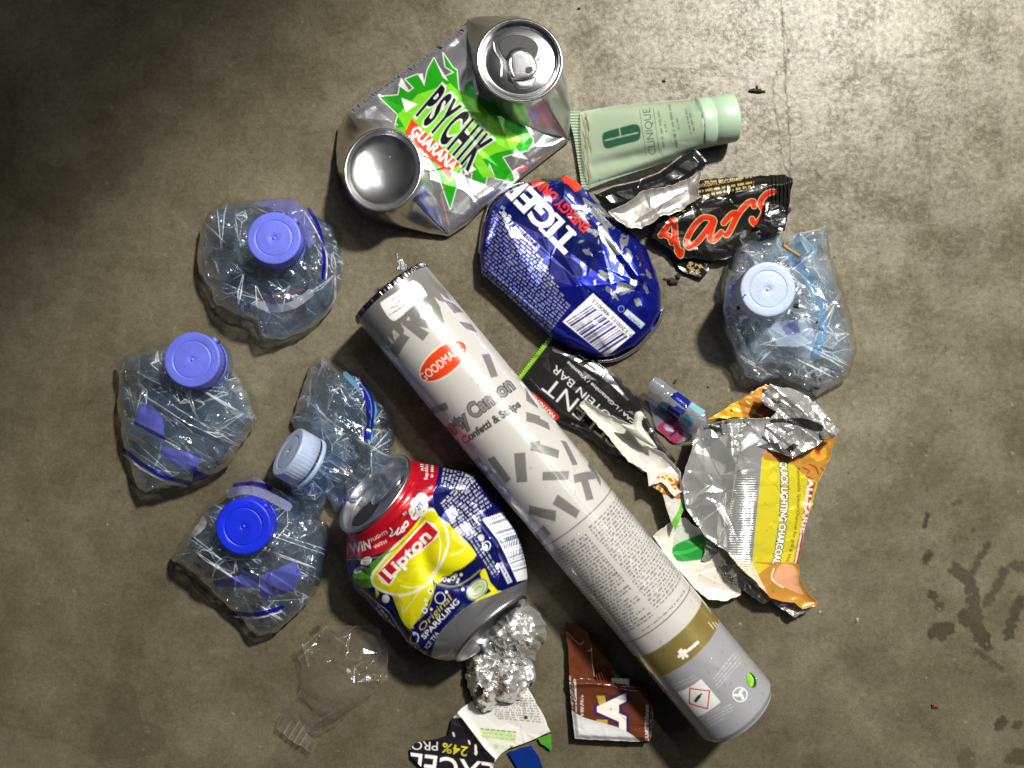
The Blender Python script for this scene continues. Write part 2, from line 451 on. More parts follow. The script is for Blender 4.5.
# ------------------------------------------------------------------ floor
def build_floor():
    def axis(lo, hi, step):
        a = list(np.arange(lo, hi + .1, step)); e = []; x = hi; s_ = step
        while x < hi + 4000: s_ *= 1.35; x += s_; e.append(x)
        f = []; x = lo; s_ = step
        while x > lo - 4000: s_ *= 1.35; x -= s_; f.append(x)
        return np.array(f[::-1] + a + e)
    xs, ys = axis(-20, 1044, 1.5), axis(-20, 788, 1.5)
    X, Y = np.meshgrid(xs, ys); nx = len(xs); ny = len(ys)
    # r = wet/dark stain, g = pale, b = fine crack
    cv = Cv(-20, -20, 1044, 788, (0, 0, 0, 1), sc=2)
    g = zz(740, 400, 2.088)
    def st(pts, w, al):
        q = smooth([g(p)[0] for p in pts], 5)
        if w > 30: cv.line(q, w, (al, 0, 0, 1)); return
        for i, (x, y) in enumerate(q): cv.blotch(x, y, w * .62, (min(1, al * 1.3), 0, 0, 1), i * 7 + int(x))
    for pts, w, al in [([(385, 265), (392, 240)], 5, .55), ([(388, 335), (396, 320)], 7, .6), ([(445, 218), (458, 212)], 5, .4),
                       ([(480, 370), (500, 330), (520, 300)], 7, .45), ([(450, 350), (480, 385), (490, 440), (500, 490)], 13, .45), ([(462, 450), (500, 480), (515, 510)], 12, .5),
                       ([(515, 425), (540, 385), (552, 355)], 9, .45), ([(410, 485), (430, 475)], 16, .55), ([(400, 405), (405, 410)], 8, .55), ([(415, 430), (418, 432)], 8, .5),
                       ([(560, 490), (575, 440), (590, 420)], 11, .5), ([(495, 525), (545, 560)], 7, .4), ([(540, 680), (550, 670)], 10, .5), ([(575, 680), (585, 675)], 7, .45),
                       ([(570, 750), (590, 740)], 15, .5), ([(570, 345), (593, 350)], 10, .4), ([(470, 745), (475, 760)], 16, .3), ([(485, 275), (488, 270)], 4, .5), ([(447, 295), (449, 293)], 2.5, .5), ([(460, 287), (462, 287)], 2.5, .5), ([(473, 290), (475, 288)], 2.5, .5),
                       ([(255, 540), (290, 560)], 40, .16), ([(240, 370), (270, 385)], 36, .14)]:
        st(pts, w, al)
    g2 = zz(640, 0, 2.667)
    def s2(pts, w, al): cv.line(smooth([g2(p)[0] for p in pts], 4), w, (al, 0, 0, 1))
    s2([(930, 60), (930, 200), (950, 280), (955, 355)], 15, .17); s2([(850, 500), (865, 600), (850, 700)], 36, .17)
    s2([(965, 665), (972, 630)], 5, .3); s2([(660, 615), (662, 605)], 2.5, .4); s2([(815, 445), (822, 440)], 3, .4); s2([(1000, 480), (1010, 478)], 4, .3)
    g3 = zz(0, 480, 2.667)
    def s3(pts, w, al): cv.line(smooth([g3(p)[0] for p in pts], 4), w, (al, 0, 0, 1))
    s3([(830, 410), (850, 395)], 5, .6); s3([(890, 490), (900, 485)], 2.5, .5); s3([(320, 580), (330, 660), (280, 700), (400, 690)], 34, .2); s3([(350, 420), (340, 500)], 30, .12)
    s3([(140, 350), (160, 420)], 26, .12); s3([(100, 350), (110, 420)], 22, .1)
    g4 = zz(0, 0, 2)
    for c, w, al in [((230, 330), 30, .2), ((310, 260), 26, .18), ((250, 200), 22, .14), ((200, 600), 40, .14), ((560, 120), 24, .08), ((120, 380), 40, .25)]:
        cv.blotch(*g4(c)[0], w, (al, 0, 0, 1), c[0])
    # pale worn corner, scratches
    cv.poly(jag(smooth([(-20, 722), (20, 735), (70, 745), (110, 775), (110, 800), (-20, 800)], 4, True), 1.5, 3), (0, .10, 0, 1))
    r = random.Random(5)
    for k in range(34):
        x, y = r.uniform(0, 1024), r.uniform(0, 768); a = r.uniform(-.9, .9) + (math.pi / 2 if r.random() < .2 else 0); L = r.uniform(8, 60)
        cv.line(smooth([(x, y), (x + L * .5 * math.cos(a) + r.uniform(-3, 3), y + L * .5 * math.sin(a) + r.uniform(-3, 3)), (x + L * math.cos(a), y + L * math.sin(a))], 4), r.uniform(.6, 1.0), (0, r.uniform(.05, .14), 0, 1))
    def crack(pts, w=1.0, al=.7):
        q = jag(pts + [pts[-1]], 1.6, 7, 4)
        cv.line(q[:-1], w, (0, 0, al, 1))
    for q_ in range(1): crack([g2(p)[0] for p in [(375, 0), (378, 60), (392, 110), (392, 160), (365, 190), (352, 235), (368, 330), (372, 380), (385, 440), (405, 480)]], 1.2, .75)
    crack([g2(p)[0] for p in [(0, 180), (120, 188), (200, 182), (260, 205), (300, 210)]], 1, .4)
    crack([g2(p)[0] for p in [(505, 280), (508, 430)]], 1, .4); crack([g2(p)[0] for p in [(610, 325), (660, 345), (800, 340)]], 1, .3)
    crack([g2(p)[0] for p in [(690, 150), (760, 150), (800, 130)]], 1.2, .5); crack([g2(p)[0] for p in [(690, 130), (720, 90)]], 1, .4)
    for k in range(420):
        x, y = r.uniform(0, 1024), r.uniform(0, 768); cv.blotch(x, y, r.choice([.7, .9, 1.1, 1.5]), (0, r.uniform(.4, 1), 0, 1), k, 1, .6, r.uniform(0, 90))
    for k in range(190):
        x, y = r.uniform(0, 1024), r.uniform(0, 768); cv.blotch(x, y, r.choice([.8, 1, 1.2, 1.6]), (0, 0, r.uniform(.3, .9), 1), k)
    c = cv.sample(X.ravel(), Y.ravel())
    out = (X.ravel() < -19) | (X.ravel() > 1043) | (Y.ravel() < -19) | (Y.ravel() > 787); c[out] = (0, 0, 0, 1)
    i, j = np.meshgrid(np.arange(ny - 1), np.arange(nx - 1), indexing='ij')
    q = np.stack([i * nx + j, (i + 1) * nx + j, (i + 1) * nx + j + 1, i * nx + j + 1], -1).reshape(-1, 4)
    m, nt, p, o = newmat('concrete'); L = nt.links.new
    tc = node(nt, 'ShaderNodeTexCoord')
    def noise(sc, det=6, rough=.6, dist=0.0):
        n = node(nt, 'ShaderNodeTexNoise', Scale=sc, Detail=det, Roughness=rough, Distortion=dist); L(tc.outputs['Object'], n.inputs['Vector']); return n
    def ramp(src, stops):
        r_ = node(nt, 'ShaderNodeValToRGB'); L(src, r_.inputs['Fac']); e = r_.color_ramp.elements
        e[0].position, e[0].color = stops[0][0], (*stops[0][1], 1); e[1].position, e[1].color = stops[-1][0], (*stops[-1][1], 1)
        for p_, c_ in stops[1:-1]:
            k = e.new(p_); k.color = (*c_, 1)
        return r_.outputs['Color']
    def mix(f, a, b, bt='MIX'):
        x = node(nt, 'ShaderNodeMix', data_type='RGBA', blend_type=bt)
        for sock, val in ((x.inputs[0], f), (x.inputs[6], a), (x.inputs[7], b)):
            if isinstance(val, (int, float, tuple)): sock.default_value = val
            else: L(val, sock)
        return x.outputs[2]
    big = noise(8, 8, .62, .15); mid = noise(34, 12, .74, .1); fine = noise(330, 10, .78); grit = noise(950, 4, .7)
    c1 = ramp(big.outputs['Fac'], [(.26, (.074, .065, .042)), (.5, (.116, .103, .069)), (.74, (.164, .150, .108))])
    c2 = mix(.85, c1, ramp(mid.outputs['Fac'], [(.33, (.66, .65, .62)), (.52, (1, 1, 1)), (.70, (1.26, 1.26, 1.27))]), 'MULTIPLY')
    c3 = mix(.62, c2, ramp(fine.outputs['Fac'], [(.30, (.60, .59, .58)), (.5, (1, 1, 1)), (.70, (1.42, 1.40, 1.38))]), 'MULTIPLY')
    c3 = mix(.5, c3, ramp(grit.outputs['Fac'], [(.36, (.70, .69, .68)), (.5, (1, 1, 1)), (.64, (1.34, 1.33, 1.32))]), 'MULTIPLY')
    va = node(nt, 'ShaderNodeVertexColor'); va.layer_name = 'Col'; sp = node(nt, 'ShaderNodeSeparateColor'); L(va.outputs['Color'], sp.inputs['Color'])
    # ragged stain edges
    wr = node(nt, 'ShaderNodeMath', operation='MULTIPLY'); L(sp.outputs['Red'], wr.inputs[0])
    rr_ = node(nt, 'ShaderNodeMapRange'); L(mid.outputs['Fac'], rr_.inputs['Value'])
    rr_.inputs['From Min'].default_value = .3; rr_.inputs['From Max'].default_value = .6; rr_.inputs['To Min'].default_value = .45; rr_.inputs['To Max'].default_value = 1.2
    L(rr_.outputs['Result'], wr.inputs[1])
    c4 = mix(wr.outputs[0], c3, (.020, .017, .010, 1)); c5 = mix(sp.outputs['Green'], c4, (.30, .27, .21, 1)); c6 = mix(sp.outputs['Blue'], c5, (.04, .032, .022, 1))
    L(c6, p.inputs['Base Color'])
    mr = node(nt, 'ShaderNodeMapRange'); L(mid.outputs['Fac'], mr.inputs['Value'])
    mr.inputs['From Min'].default_value = .3; mr.inputs['From Max'].default_value = .7; mr.inputs['To Min'].default_value = .25; mr.inputs['To Max'].default_value = .44
    L(mr.outputs['Result'], p.inputs['Roughness']); sm = node(nt, 'ShaderNodeMapRange'); fm = node(nt, 'ShaderNodeMix', data_type='FLOAT'); fm.inputs[0].default_value = .5; L(fine.outputs['Fac'], fm.inputs[2]); L(mid.outputs['Fac'], fm.inputs[3]); L(fm.outputs[0], sm.inputs['Value'])
    sm.inputs['From Min'].default_value = .43; sm.inputs['From Max'].default_value = .58; sm.inputs['To Min'].default_value = .10; sm.inputs['To Max'].default_value = .48
    sc_ = node(nt, 'ShaderNodeMath', operation='MULTIPLY_ADD'); L(sp.outputs['Blue'], sc_.inputs[0]); sc_.inputs[1].default_value = -1; sc_.inputs[2].default_value = 1
    s2_ = node(nt, 'ShaderNodeMath', operation='MULTIPLY'); L(sm.outputs['Result'], s2_.inputs[0]); L(sc_.outputs[0], s2_.inputs[1]); L(s2_.outputs[0], p.inputs['Specular IOR Level'])
    b1 = node(nt, 'ShaderNodeBump', Strength=.8, Distance=.00010); L(fine.outputs['Fac'], b1.inputs['Height'])
    b2 = node(nt, 'ShaderNodeBump', Strength=.5, Distance=.00005); L(grit.outputs['Fac'], b2.inputs['Height']); L(b1.outputs['Normal'], b2.inputs['Normal'])
    b3 = node(nt, 'ShaderNodeBump', Strength=.5, Distance=.0008); L(mid.outputs['Fac'], b3.inputs['Height']); L(b2.outputs['Normal'], b3.inputs['Normal'])
    L(b3.outputs['Normal'], p.inputs['Normal'])
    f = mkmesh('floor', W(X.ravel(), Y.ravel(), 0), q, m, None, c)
    tag(f, 'brownish grey stained concrete floor under the rubbish', 'floor', kind='structure')
build_floor()

# ------------------------------------------------------------------ crushed clear bottles
def band(pts, w, n=6):
    P = np.array(smooth(pts, n)); T = np.gradient(P, axis=0); T /= np.linalg.norm(T, axis=1)[:, None] + 1e-9
    N = np.stack([-T[:, 1], T[:, 0]], -1)
    ww = w / 2 * np.ones(len(P)); ww[0] *= .6; ww[-1] *= .6
    return [tuple(q) for q in P + N * ww[:, None]] + [tuple(q) for q in (P - N * ww[:, None])[::-1]]

PET = film('clear_bottle_plastic', (.945, .97, .985), .075, (.60, .74, .90), .035, 2.4, .5, 110, .02, attr=True, dist=.0014)
PET_MILK = film('hazy_bottle_plastic', (.95, .975, .985), .20, (.66, .78, .93), .045, 2.3, .5, 110, .02, attr=True, dist=.0014)
PET_NECK = film('bottle_neck_plastic', (.55, .68, .86), .06, (.4, .55, .8), .06, 1.2, .2, 200, .06)
LBL = film('printed_bottle_label', (.9, .9, 1), .5, (.5, .5, .8), .12, .8, .3, 120, .01, attr=True)
CAP_VIOLET = plain('violet_blue_cap_plastic', (.10, .125, .60), .45, 0, .35, 700, .13, sss=.15)
CAP_BLUE = plain('deep_blue_cap_plastic', (.004, .020, .60), .42, 0, .35, 700, .13, sss=.1)
CAP_WHITE = plain('milky_white_cap_plastic', (.38, .47, .66), .42, 0, .3, 700, .10, sss=.4, trans=.15)

def make_cap(root, c, nrm, r, mat):
    n = 120; N = Vector(nrm).normalized()
    def wob(th, k): return .012 * np.cos(40 * th) * (1 if 1 <= k <= 3 else 0)
    prof = [(r * .93, -11), (r, -10.8), (r, -6), (r, -1.4), (r * .995, -.7), (r * .98, -.2), (r * .95, 0), (r * .90, .02), (r * .72, .02), (r * .70, 0), (r * .685, -.3), (r * .66, -.32), (r * .645, -.12), (r * .61, -.1),
            (r * .30, -.06), (r * .12, .02), (1.5, -.05), (1.3, -.5), (.9, -.55), (.7, .15), (.3, .3), (.01, .32)]
    cap = rings('cap', lathe(c, N, prof, n, None, wob), mat, root)
    ringp = [(r * .97, -12.2), (r * 1.0, -12.4), (r * 1.01, -13.2), (r * 1.0, -14.5), (r * .93, -14.5), (r * .97, -12.2)]
    rings('tamper_ring', lathe(c, N, ringp, n), mat, cap)
    # little hinge tab on the rim
    a = N.orthogonal().normalized(); tabc = np.array(c) + 0.001 * (r + .1) * np.array(a) - np.array(N) * .004
    rings('hinge_tab', lathe(tabc, N, [(.01, 2.6), (1.3, 2.5), (1.6, 2.0), (1.6, -4), (.01, -4)], 20), mat, cap)
    nk = rings('neck', lathe(np.array(c) - np.array(N) * .013, N, [(r * .82, 2), (r * .84, -1), (r * .92, -2), (r * .92, -3), (r * .84, -3.6), (r * .85, -8), (r * .98, -12)], 80), PET_NECK, root)
    return cap

def bottle(label, outline, cap, capz, r, nrm, capmat, mat, labels, seed, slope=22, edge=6, boff=(0, 0), stretch_ang=30):
    cx, cy = cap
    root = thing('crushed_bottle', label, 'plastic bottle', *np.mean(np.array(outline), 0), group='crushed clear plastic bottles')
    O = jag(outline, .9, seed, 5); bb = bbox(O, 12)
    f1 = facets(*bb, 30, 5.5, seed); f2 = facets(*bb, 12, 1.9, seed + 1); f3 = facets(*bb, 9, 2.4, seed + 2, stretch_ang, 6); f4 = facets(*bb, 20, 5, seed + 3); f5 = facets(*bb, 9, 2.2, seed + 4)
    bx, by = cx + boff[0], cy + boff[1]
    def top(X, Y, d):
        rc = np.hypot(X - bx, Y - by)
        w = sst(0, 10, d) * (.25 + .75 * sst(20, 42, rc))
        return edge + slope * (1 - np.exp(-d / 13)) + (capz - 13 - edge - slope) * np.exp(-(rc / 34) ** 2) + w * (f1(X, Y) + f2(X, Y) + f3(X, Y) * .7) + 1.2 * np.sqrt(np.minimum(d, 4))
    def bot(X, Y, d): return edge - 4.6 * (1 - np.exp(-d / 4)) + .5 * f5(X, Y) * sst(0, 8, d)
    def mid(X, Y, d): return np.minimum(edge + .45 * slope * (1 - np.exp(-d / 16)) + (f4(X, Y) + f5(X, Y)) * sst(0, 10, d), top(X, Y, d) - 1)
    hz = .17 if mat is PET_MILK else .075
    nz = facets(*bb, 16, 1, seed + 9)
    def tint(X, Y, d, k):
        if k == 0: m_ = crease([(f1, 1.0), (f2, 1.3), (f3, .7)], X, Y)
        elif k == 2: m_ = crease([(f4, .8), (f5, .6)], X, Y) * .7
        else: m_ = 0 * X
        w_ = sst(.13, .48, m_) * sst(-.7, .2, nz(X, Y)) * (.85 if k == 0 else .45)  # stress-whitened creases, doubling as highlight streaks painted into the shell colour
        h_ = hz * (1 + .9 * nz(X + 3, Y)) * (1 if k != 1 else .6)
        c_ = np.zeros((len(X), 4)); bl = np.array((.55, .69, .88)) if mat is PET_MILK else np.array((.36, .56, .88)); wh = np.array((.85, .90, .95))
        t_ = np.clip(w_ / (w_ + h_ + 1e-6), 0, 1)[:, None]; c_[:, :3] = bl * (1 - t_) + wh * t_; c_[:, 3] = np.clip(h_ + w_, 0, .9); return c_
    blob('shell', O, top, bot, mat, root, step=.6, bstep=1.2, extra=(mid,), colf=tint)
    for nm, poly, colr in labels:
        def lz(X, Y, d, top=top):
            dd, _, _ = nearest(O, X, Y); dd = np.where(inside(O, X, Y), dd, 0); return top(X, Y, dd) + .25
        cvx = colr if isinstance(colr, Cv) else None
        poly = jag(poly, .7, seed + len(poly), 3)
        sheet(nm, poly, lz, LBL, root, cv=cvx, col=None if cvx else colr, step=.8)
    make_cap(root, W(cx, cy, capz), nrm, r, capmat)
    return root

VI = (*lin(np.array([104, 108, 205]) / 255), .78); VIL = (*lin(np.array([130, 135, 215]) / 255), .45)
NB = (*lin(np.array([20, 20, 150]) / 255), .92); WH = (.62, .68, .78, .38); RD = (.45, .05, .05, .8); CY = (.22, .50, .75, .5)

g = zz(180, 180, 4.516)
bottle('crushed clear bottle with violet-blue cap lying above the others, closest to the green can',
       g((80, 330), (90, 230), (130, 140), (190, 100), (290, 92), (380, 90), (440, 78), (520, 85), (590, 130), (640, 180), (690, 210), (715, 290), (745, 380), (735, 460), (700, 560), (650, 620), (560, 690), (470, 725), (375, 728), (350, 700), (330, 650), (220, 610), (160, 570), (130, 500), (85, 420)),
       g((424, 262))[0], 41, 13.6, (.05, .10, 1), CAP_VIOLET, PET,
       [('label_edge', band(g((578, 125), (625, 210), (650, 330), (645, 450)), 3.4), NB), ('label_edge', band(g((560, 140), (615, 230), (662, 340), (660, 450)), 1.4), (.8, .8, .85, .8)),
        ('label', g((330, 105), (400, 88), (520, 88), (590, 160), (615, 280), (580, 310), (545, 220), (480, 150), (400, 125)), VIL),
        ('label', band(g((345, 560), (430, 580), (520, 560), (600, 500)), 8), WH), ('label_line', band(g((350, 545), (400, 532), (450, 530), (555, 488)), 1.2), RD),
        ('label_line', band(g((110, 330), (108, 400), (150, 480), (290, 545)), 1.2), (.6, .7, .8, .4))], 11)
g = zz(100, 320, 4.044)
bottle('crushed clear bottle with violet-blue cap and two violet label patches, leftmost of the five',
       g((65, 180), (110, 140), (180, 115), (250, 105), (300, 95), (400, 90), (500, 150), (560, 220), (610, 320), (640, 400), (620, 440), (560, 520), (520, 590), (430, 640), (370, 665), (250, 690), (180, 710), (150, 680), (110, 560), (85, 470), (70, 350), (75, 260)),
       g((372, 160))[0], 38, 14.2, (.02, .10, 1), CAP_VIOLET, PET,
       [('label', g((170, 335), (215, 350), (255, 400), (262, 500), (135, 420)), VI), ('label', g((250, 510), (330, 530), (410, 545), (380, 620), (245, 550)), VI),
        ('label_edge', band(g((92, 522), (180, 590), (280, 640), (370, 660)), 4), NB), ('label_edge', band(g((96, 545), (180, 610), (280, 660), (350, 672)), 1.6), (.8, .8, .85, .85)),
        ('label_edge', g((378, 605), (450, 632), (368, 658)), NB)], 23, boff=(0, 14))
g = zz(250, 340, 4.044)
cvl = Cv(340, 365, 385, 450, (.012, .02, .30, .95))
cvl.line(smooth(g((508, 230), (514, 290), (496, 400)), 4), 4, (.12, .5, .8, .9)); cvl.line(smooth(g((425, 150), (475, 215), (492, 280), (484, 350)), 4), .6, (.3, .5, .8, .9))
cvl.text('ROCHE', g((468, 310))[0], g((440, 142))[0], 6.5, (.75, .8, .9, 1), .01, bow=-.2)
bottle('crushed bottle on its side, milky cap facing left, blue strip of lettering on it',
       g((285, 62), (350, 100), (430, 150), (500, 220), (560, 300), (585, 380), (580, 470), (550, 545), (480, 600), (440, 660), (400, 695), (340, 680), (310, 640), (285, 720), (230, 700), (150, 600), (120, 570), (140, 520), (180, 370), (165, 330), (200, 230), (250, 90)),
       g((152, 452))[0], 25, 14.0, (-.74, .50, .48), CAP_WHITE, PET,
       [('label', g((413, 138), (455, 160), (492, 215), (515, 290), (492, 405), (458, 402), (474, 330), (468, 250), (440, 190)), cvl),
        ('label', band(g((380, 130), (430, 185), (450, 210)), 5), CY), ('label', g((340, 600), (420, 600), (430, 660), (370, 690)), (.05, .05, .3, .35))], 37, boff=(30, 0), slope=20)
g = zz(160, 470, 4.267)
bottle('crushed clear bottle with deep blue cap, lowest of the five',
       g((45, 375), (90, 300), (150, 220), (200, 150), (270, 110), (320, 55), (400, 20), (450, 50), (540, 100), (650, 160), (720, 240), (725, 300), (700, 400), (680, 500), (600, 600), (500, 690), (420, 715), (380, 690), (350, 640), (300, 600), (200, 510), (120, 440), (60, 400)),
       g((355, 242))[0], 40, 14.2, (.0, .03, 1), CAP_BLUE, PET,
       [('label_edge', band(g((310, 66), (400, 56), (480, 80)), 4), NB), ('label', band(g((285, 105), (360, 85), (450, 105), (560, 165)), 9), (.4, .42, .75, .5)),
        ('label_edge', band(g((310, 608), (380, 618), (450, 608), (530, 582)), 4), NB), ('label_edge', band(g((315, 625), (380, 634), (450, 625), (520, 604)), 1.5), (.8, .8, .85, .85)),
        ('label', g((225, 475), (400, 440), (425, 460), (420, 500), (240, 500)), VI), ('label', g((430, 450), (580, 390), (605, 450), (590, 500), (520, 535), (425, 540)), VI),
        ('label', g((135, 270), (185, 195), (198, 215), (190, 250), (150, 285)), (.7, .7, .7, .7))], 44, boff=(6, 8))
g = zz(700, 220, 4.041)
b5 = bottle('crushed hazy bottle with flat white cap sprinkled with soil, right of the rest',
       g((160, 75), (240, 85), (330, 50), (345, 110), (400, 50), (460, 40), (510, 20), (525, 130), (560, 220), (590, 320), (615, 400), (635, 520), (600, 640), (540, 670), (470, 715), (400, 680), (330, 640), (250, 660), (180, 640), (130, 540), (95, 440), (90, 350), (110, 200)),
       g((275, 280))[0], 40, 14.0, (-.02, .02, 1), CAP_WHITE, PET_MILK,
       [('label', band(g((350, 130), (430, 220), (480, 330), (495, 450), (460, 560)), 9), (.15, .42, .70, .38)), ('label', g((330, 430), (395, 400), (405, 455), (350, 470)), (.05, .04, .35, .6)),
        ('label', g((260, 420), (420, 400), (470, 480), (440, 560), (330, 540)), (.6, .75, .9, .35)), ('label', band(g((380, 60), (420, 110), (470, 130)), 14), (.3, .6, .8, .3))], 58)

# ------------------------------------------------------------------ party cannon tube
A3, B3 = W(392, 293, 22.5), W(738, 712, 22.5)
AX = (B3 - A3) / np.linalg.norm(B3 - A3); LEN = np.linalg.norm(B3 - A3); RT = .0232
PX = np.array([-AX[1], AX[0], 0.0])      # to the upper right
ZX = np.array([0, 0, 1.0])
def tube_uv(p):
    """photo point -> (axial, round) position on the tube skin, in floor-pixel units"""
    p = np.atleast_2d(p); C = np.array([0, 0, H]); F = W(p[:, 0], p[:, 1], 0) - C
    fa, fp, fz = F @ AX, F @ PX, F @ ZX; O = C - A3; oa, op, oz = O @ AX, O @ PX, O @ ZX
    a = fp ** 2 + fz ** 2; b = 2 * (fp * op + fz * oz); c = op ** 2 + oz ** 2 - RT ** 2
    disc = np.maximum(b * b - 4 * a * c, 0); t = (-b - np.sqrt(disc)) / (2 * a)
    s_ = oa + t * fa; y = op + t * fp; z = oz + t * fz
    return np.stack([s_ / S, np.arctan2(y, z) * RT / S], -1)
WHT = (.45, .44, .43, 0.0); GRY = (.175, .17, .167, .15); DGR = (.03, .03, .03, 0)
hw = math.pi * RT / S
tv = Cv(-6, -hw, LEN / S + 6, hw, WHT, 3.2, warp=tube_uv)
def smax(p): return tube_uv([p])[0, 0]
L_ = LEN / S
# bands (true rings): (from, to)
def ringband(s0, s1, col, al=1.0): tv.poly([(s0, -hw), (s1, -hw), (s1, hw), (s0, hw)], col, al, raw=True)
g = zz(340, 260, 8.53)
sa = smax(g((530, 560))[0]); ringband(-6, sa - 2, GRY)
r_ = random.Random(3)
for k in range(26):   # ragged lower edge of the grey end and confetti all round the far side too
    y = -hw + k * 2 * hw / 26; tv.poly([(sa - 8, y), (sa + r_.uniform(-3, 12), y + 3), (sa + r_.uniform(-3, 10), y + 9), (sa - 8, y + 12)], GRY, 1, raw=True)
g = zz(340, 260, 8.53)
tv.poly(smooth(g((350, 385), (360, 355), (470, 285), (600, 190), (640, 180), (690, 215), (738, 285), (735, 312), (650, 370), (490, 508), (440, 512), (400, 470)), 5, True), (.82, .8, .8, 0))
for i, (a, b) in enumerate([((445, 345), (515, 300)), ((475, 372), (530, 335)), ((430, 412), (550, 375)), ((420, 475), (530, 400)), ((535, 275), (585, 250)), ((565, 305), (650, 262)), ((600, 330), (705, 275)), ((480, 440), (560, 385))]):
    q = g(a, b); tv.micro(q[0], q[1], 1.5, (.12, .12, .12, 0), i)
g = zz(340, 250, 3.49)
for q in [((215, 258), (240, 245), (312, 290), (290, 318)), ((170, 350), (215, 290), (245, 305), (200, 378)), ((320, 195), (345, 190), (365, 255), (335, 262)), ((360, 172), (400, 190), (430, 218), (400, 222)), ((415, 250), (460, 260), (480, 290), (440, 275)),
          ((495, 365), (522, 362), (552, 440), (528, 446)), ((320, 548), (370, 530), (380, 555), (320, 570)), ((240, 225), (300, 245), (310, 275), (250, 262)), ((645, 480), (690, 545), (690, 552), (650, 525)), ((650, 565), (698, 580), (698, 610), (650, 598)), ((665, 670), (698, 665), (698, 705), (665, 700))]:
    tv.poly(g(*q), GRY)
g = zz(440, 380, 3.49)
for q in [((300, 110), (378, 150), (384, 176), (302, 140)), ((320, 215), (415, 245), (412, 273), (315, 245)), ((420, 210), (440, 215), (480, 295), (462, 298)), ((258, 255), (297, 252), (305, 355), (268, 357)), ((165, 275), (190, 265), (248, 345), (228, 362)),
          ((358, 320), (450, 317), (447, 348), (357, 350)), ((465, 330), (535, 318), (542, 345), (468, 360)), ((490, 350), (515, 345), (535, 415), (510, 420)), ((410, 398), (488, 455), (475, 482), (392, 432)), ((312, 435), (405, 455), (403, 492), (310, 465)), ((330, 530), (360, 507), (387, 535), (350, 572)),
          ((100, 290), (135, 268), (182, 320), (160, 338)), ((270, 470), (300, 500), (310, 560), (285, 530)), ((520, 280), (560, 350), (560, 370), (515, 300))]:
    tv.poly(g(*q), GRY)
for k in range(46):
    sx, yy = r_.uniform(sa + 10, 330), r_.choice([-1, 1]) * r_.uniform(hw * .53, hw); a = r_.uniform(0, 3); d = np.array([math.cos(a), math.sin(a)]) * 13; n = np.array([-d[1], d[0]]) * .28; c = np.array([sx, yy])
    tv.poly([c - d - n, c + d - n, c + d + n, c - d + n], GRY, 1, raw=True)
# red oval maker's mark
oc = zz(340, 250, 3.49)((361, 388))[0]
tv.ell(*oc, 29, 14.5, -39, (.75, .66, .55, 0)); tv.ell(*oc, 27.6, 13.2, -39, hexc(208, 62, 22)); 
g = zz(340, 250, 3.49)
tv.text('GOODMARK', g((293, 462))[0], g((436, 348))[0], 8.6, (.92, .88, .85, 0), -.006)
q = g((360, 672), (610, 482)); tv.text('Party Cannon', q[0], q[1], 14.5, (.22, .22, .22, .2), .022, out=DGR, outw=.05)
q = g((385, 712), (632, 545)); tv.text('Foil Confetti & Strips', q[0], q[1], 7.6, (.05, .05, .05, 0), .045)
# seams and small print
s1 = smax((580, 522)); ringband(s1 - .5, s1 + .5, (.08, .08, .08, 0))
s2 = smax((662, 622)); ringband(s2 - .5, s2 + .5, (.1, .1, .1, 0))
s0 = s1 + 9; k = 0
while s0 < s2 - 9:
    for (u0, u1) in ((-hw * .62, -2), (3, hw * .58), (hw * .66, hw * .98), (-hw * .98, -hw * .68)):
        if s0 > s2 - 12 and u0 > -10: continue
        rr2 = random.Random(k * 7 + int(u0)); e = u1 - (rr2.uniform(0, 22) if rr2.random() < .3 else 0)
        st = tv.warp; tv.warp = None; tv.micro((s0, e), (s0, u0), 2.1, (.08, .08, .09, 0), k, .95); tv.warp = st
    s0 += 3.15; k += 1
st = tv.warp; tv.warp = None; tv.micro((s2 - 4.5, 40), (s2 - 4.5, -20), 1.8, (.12, .12, .12, 0), 5); tv.warp = st
g = zz(640, 620, 5.907)
sg0 = smax((668, 636)) + 0; gg = zz(560, 520, 3.339); sg0 = smax(gg((385, 385))[0]); sg1 = smax(gg((445, 455))[0])
ringband(sg0, sg1, (.34, .26, .08, .55)); ringband(sg1, L_ + 6, (.33, .34, .37, .25))
arr = (.7, .7, .66, 0)
tv.line(g((262, 190), (338, 128)), 3.0, arr); tv.line(g((230, 185), (275, 210)), 3.4, arr); tv.line(g((228, 212), (262, 178)), 3.4, arr); tv.line(g((240, 172), (252, 222)), 3, arr)
for i, (a, b) in enumerate([((425, 10), (450, 40)), ((440, 8), (462, 30)), ((410, 20), (432, 48)), ((400, 10), (420, 30))]):
    q = g(a, b); tv.line(q, .8, (.6, .55, .4, 0))
tv.poly(g((218, 424), (360, 345), (474, 480), (334, 568)), (.70, .70, .70, 0))
q = g((292, 400), (408, 414), (395, 520), (288, 488)); tv.line(q + [q[0]], 1.3, (.55, .03, .02, 0))
tv.line(g((325, 474), (346, 448)), 3.4, DGR); tv.line(g((346, 448), (360, 434)), 1.8, DGR)
for i, (a, b) in enumerate([((185, 385), (330, 320)), ((200, 402), (345, 335)), ((445, 385), (590, 215)), ((438, 365), (575, 200)), ((432, 345), (560, 185)), ((455, 398), (600, 235)), ((350, 585), (540, 490)), ((365, 600), (550, 505)), ((380, 615), (545, 525)), ((345, 572), (470, 510)), ((400, 628), (500, 572))]):
    q = g(a, b); tv.micro(q[0], q[1], 1.3, (.60, .60, .62, 0), 40 + i, .75)
c0 = g((588, 436))[0]; tv.ring(c0[0], c0[1], 7, 7, 0, 1.0, (.72, .72, .72, 0))
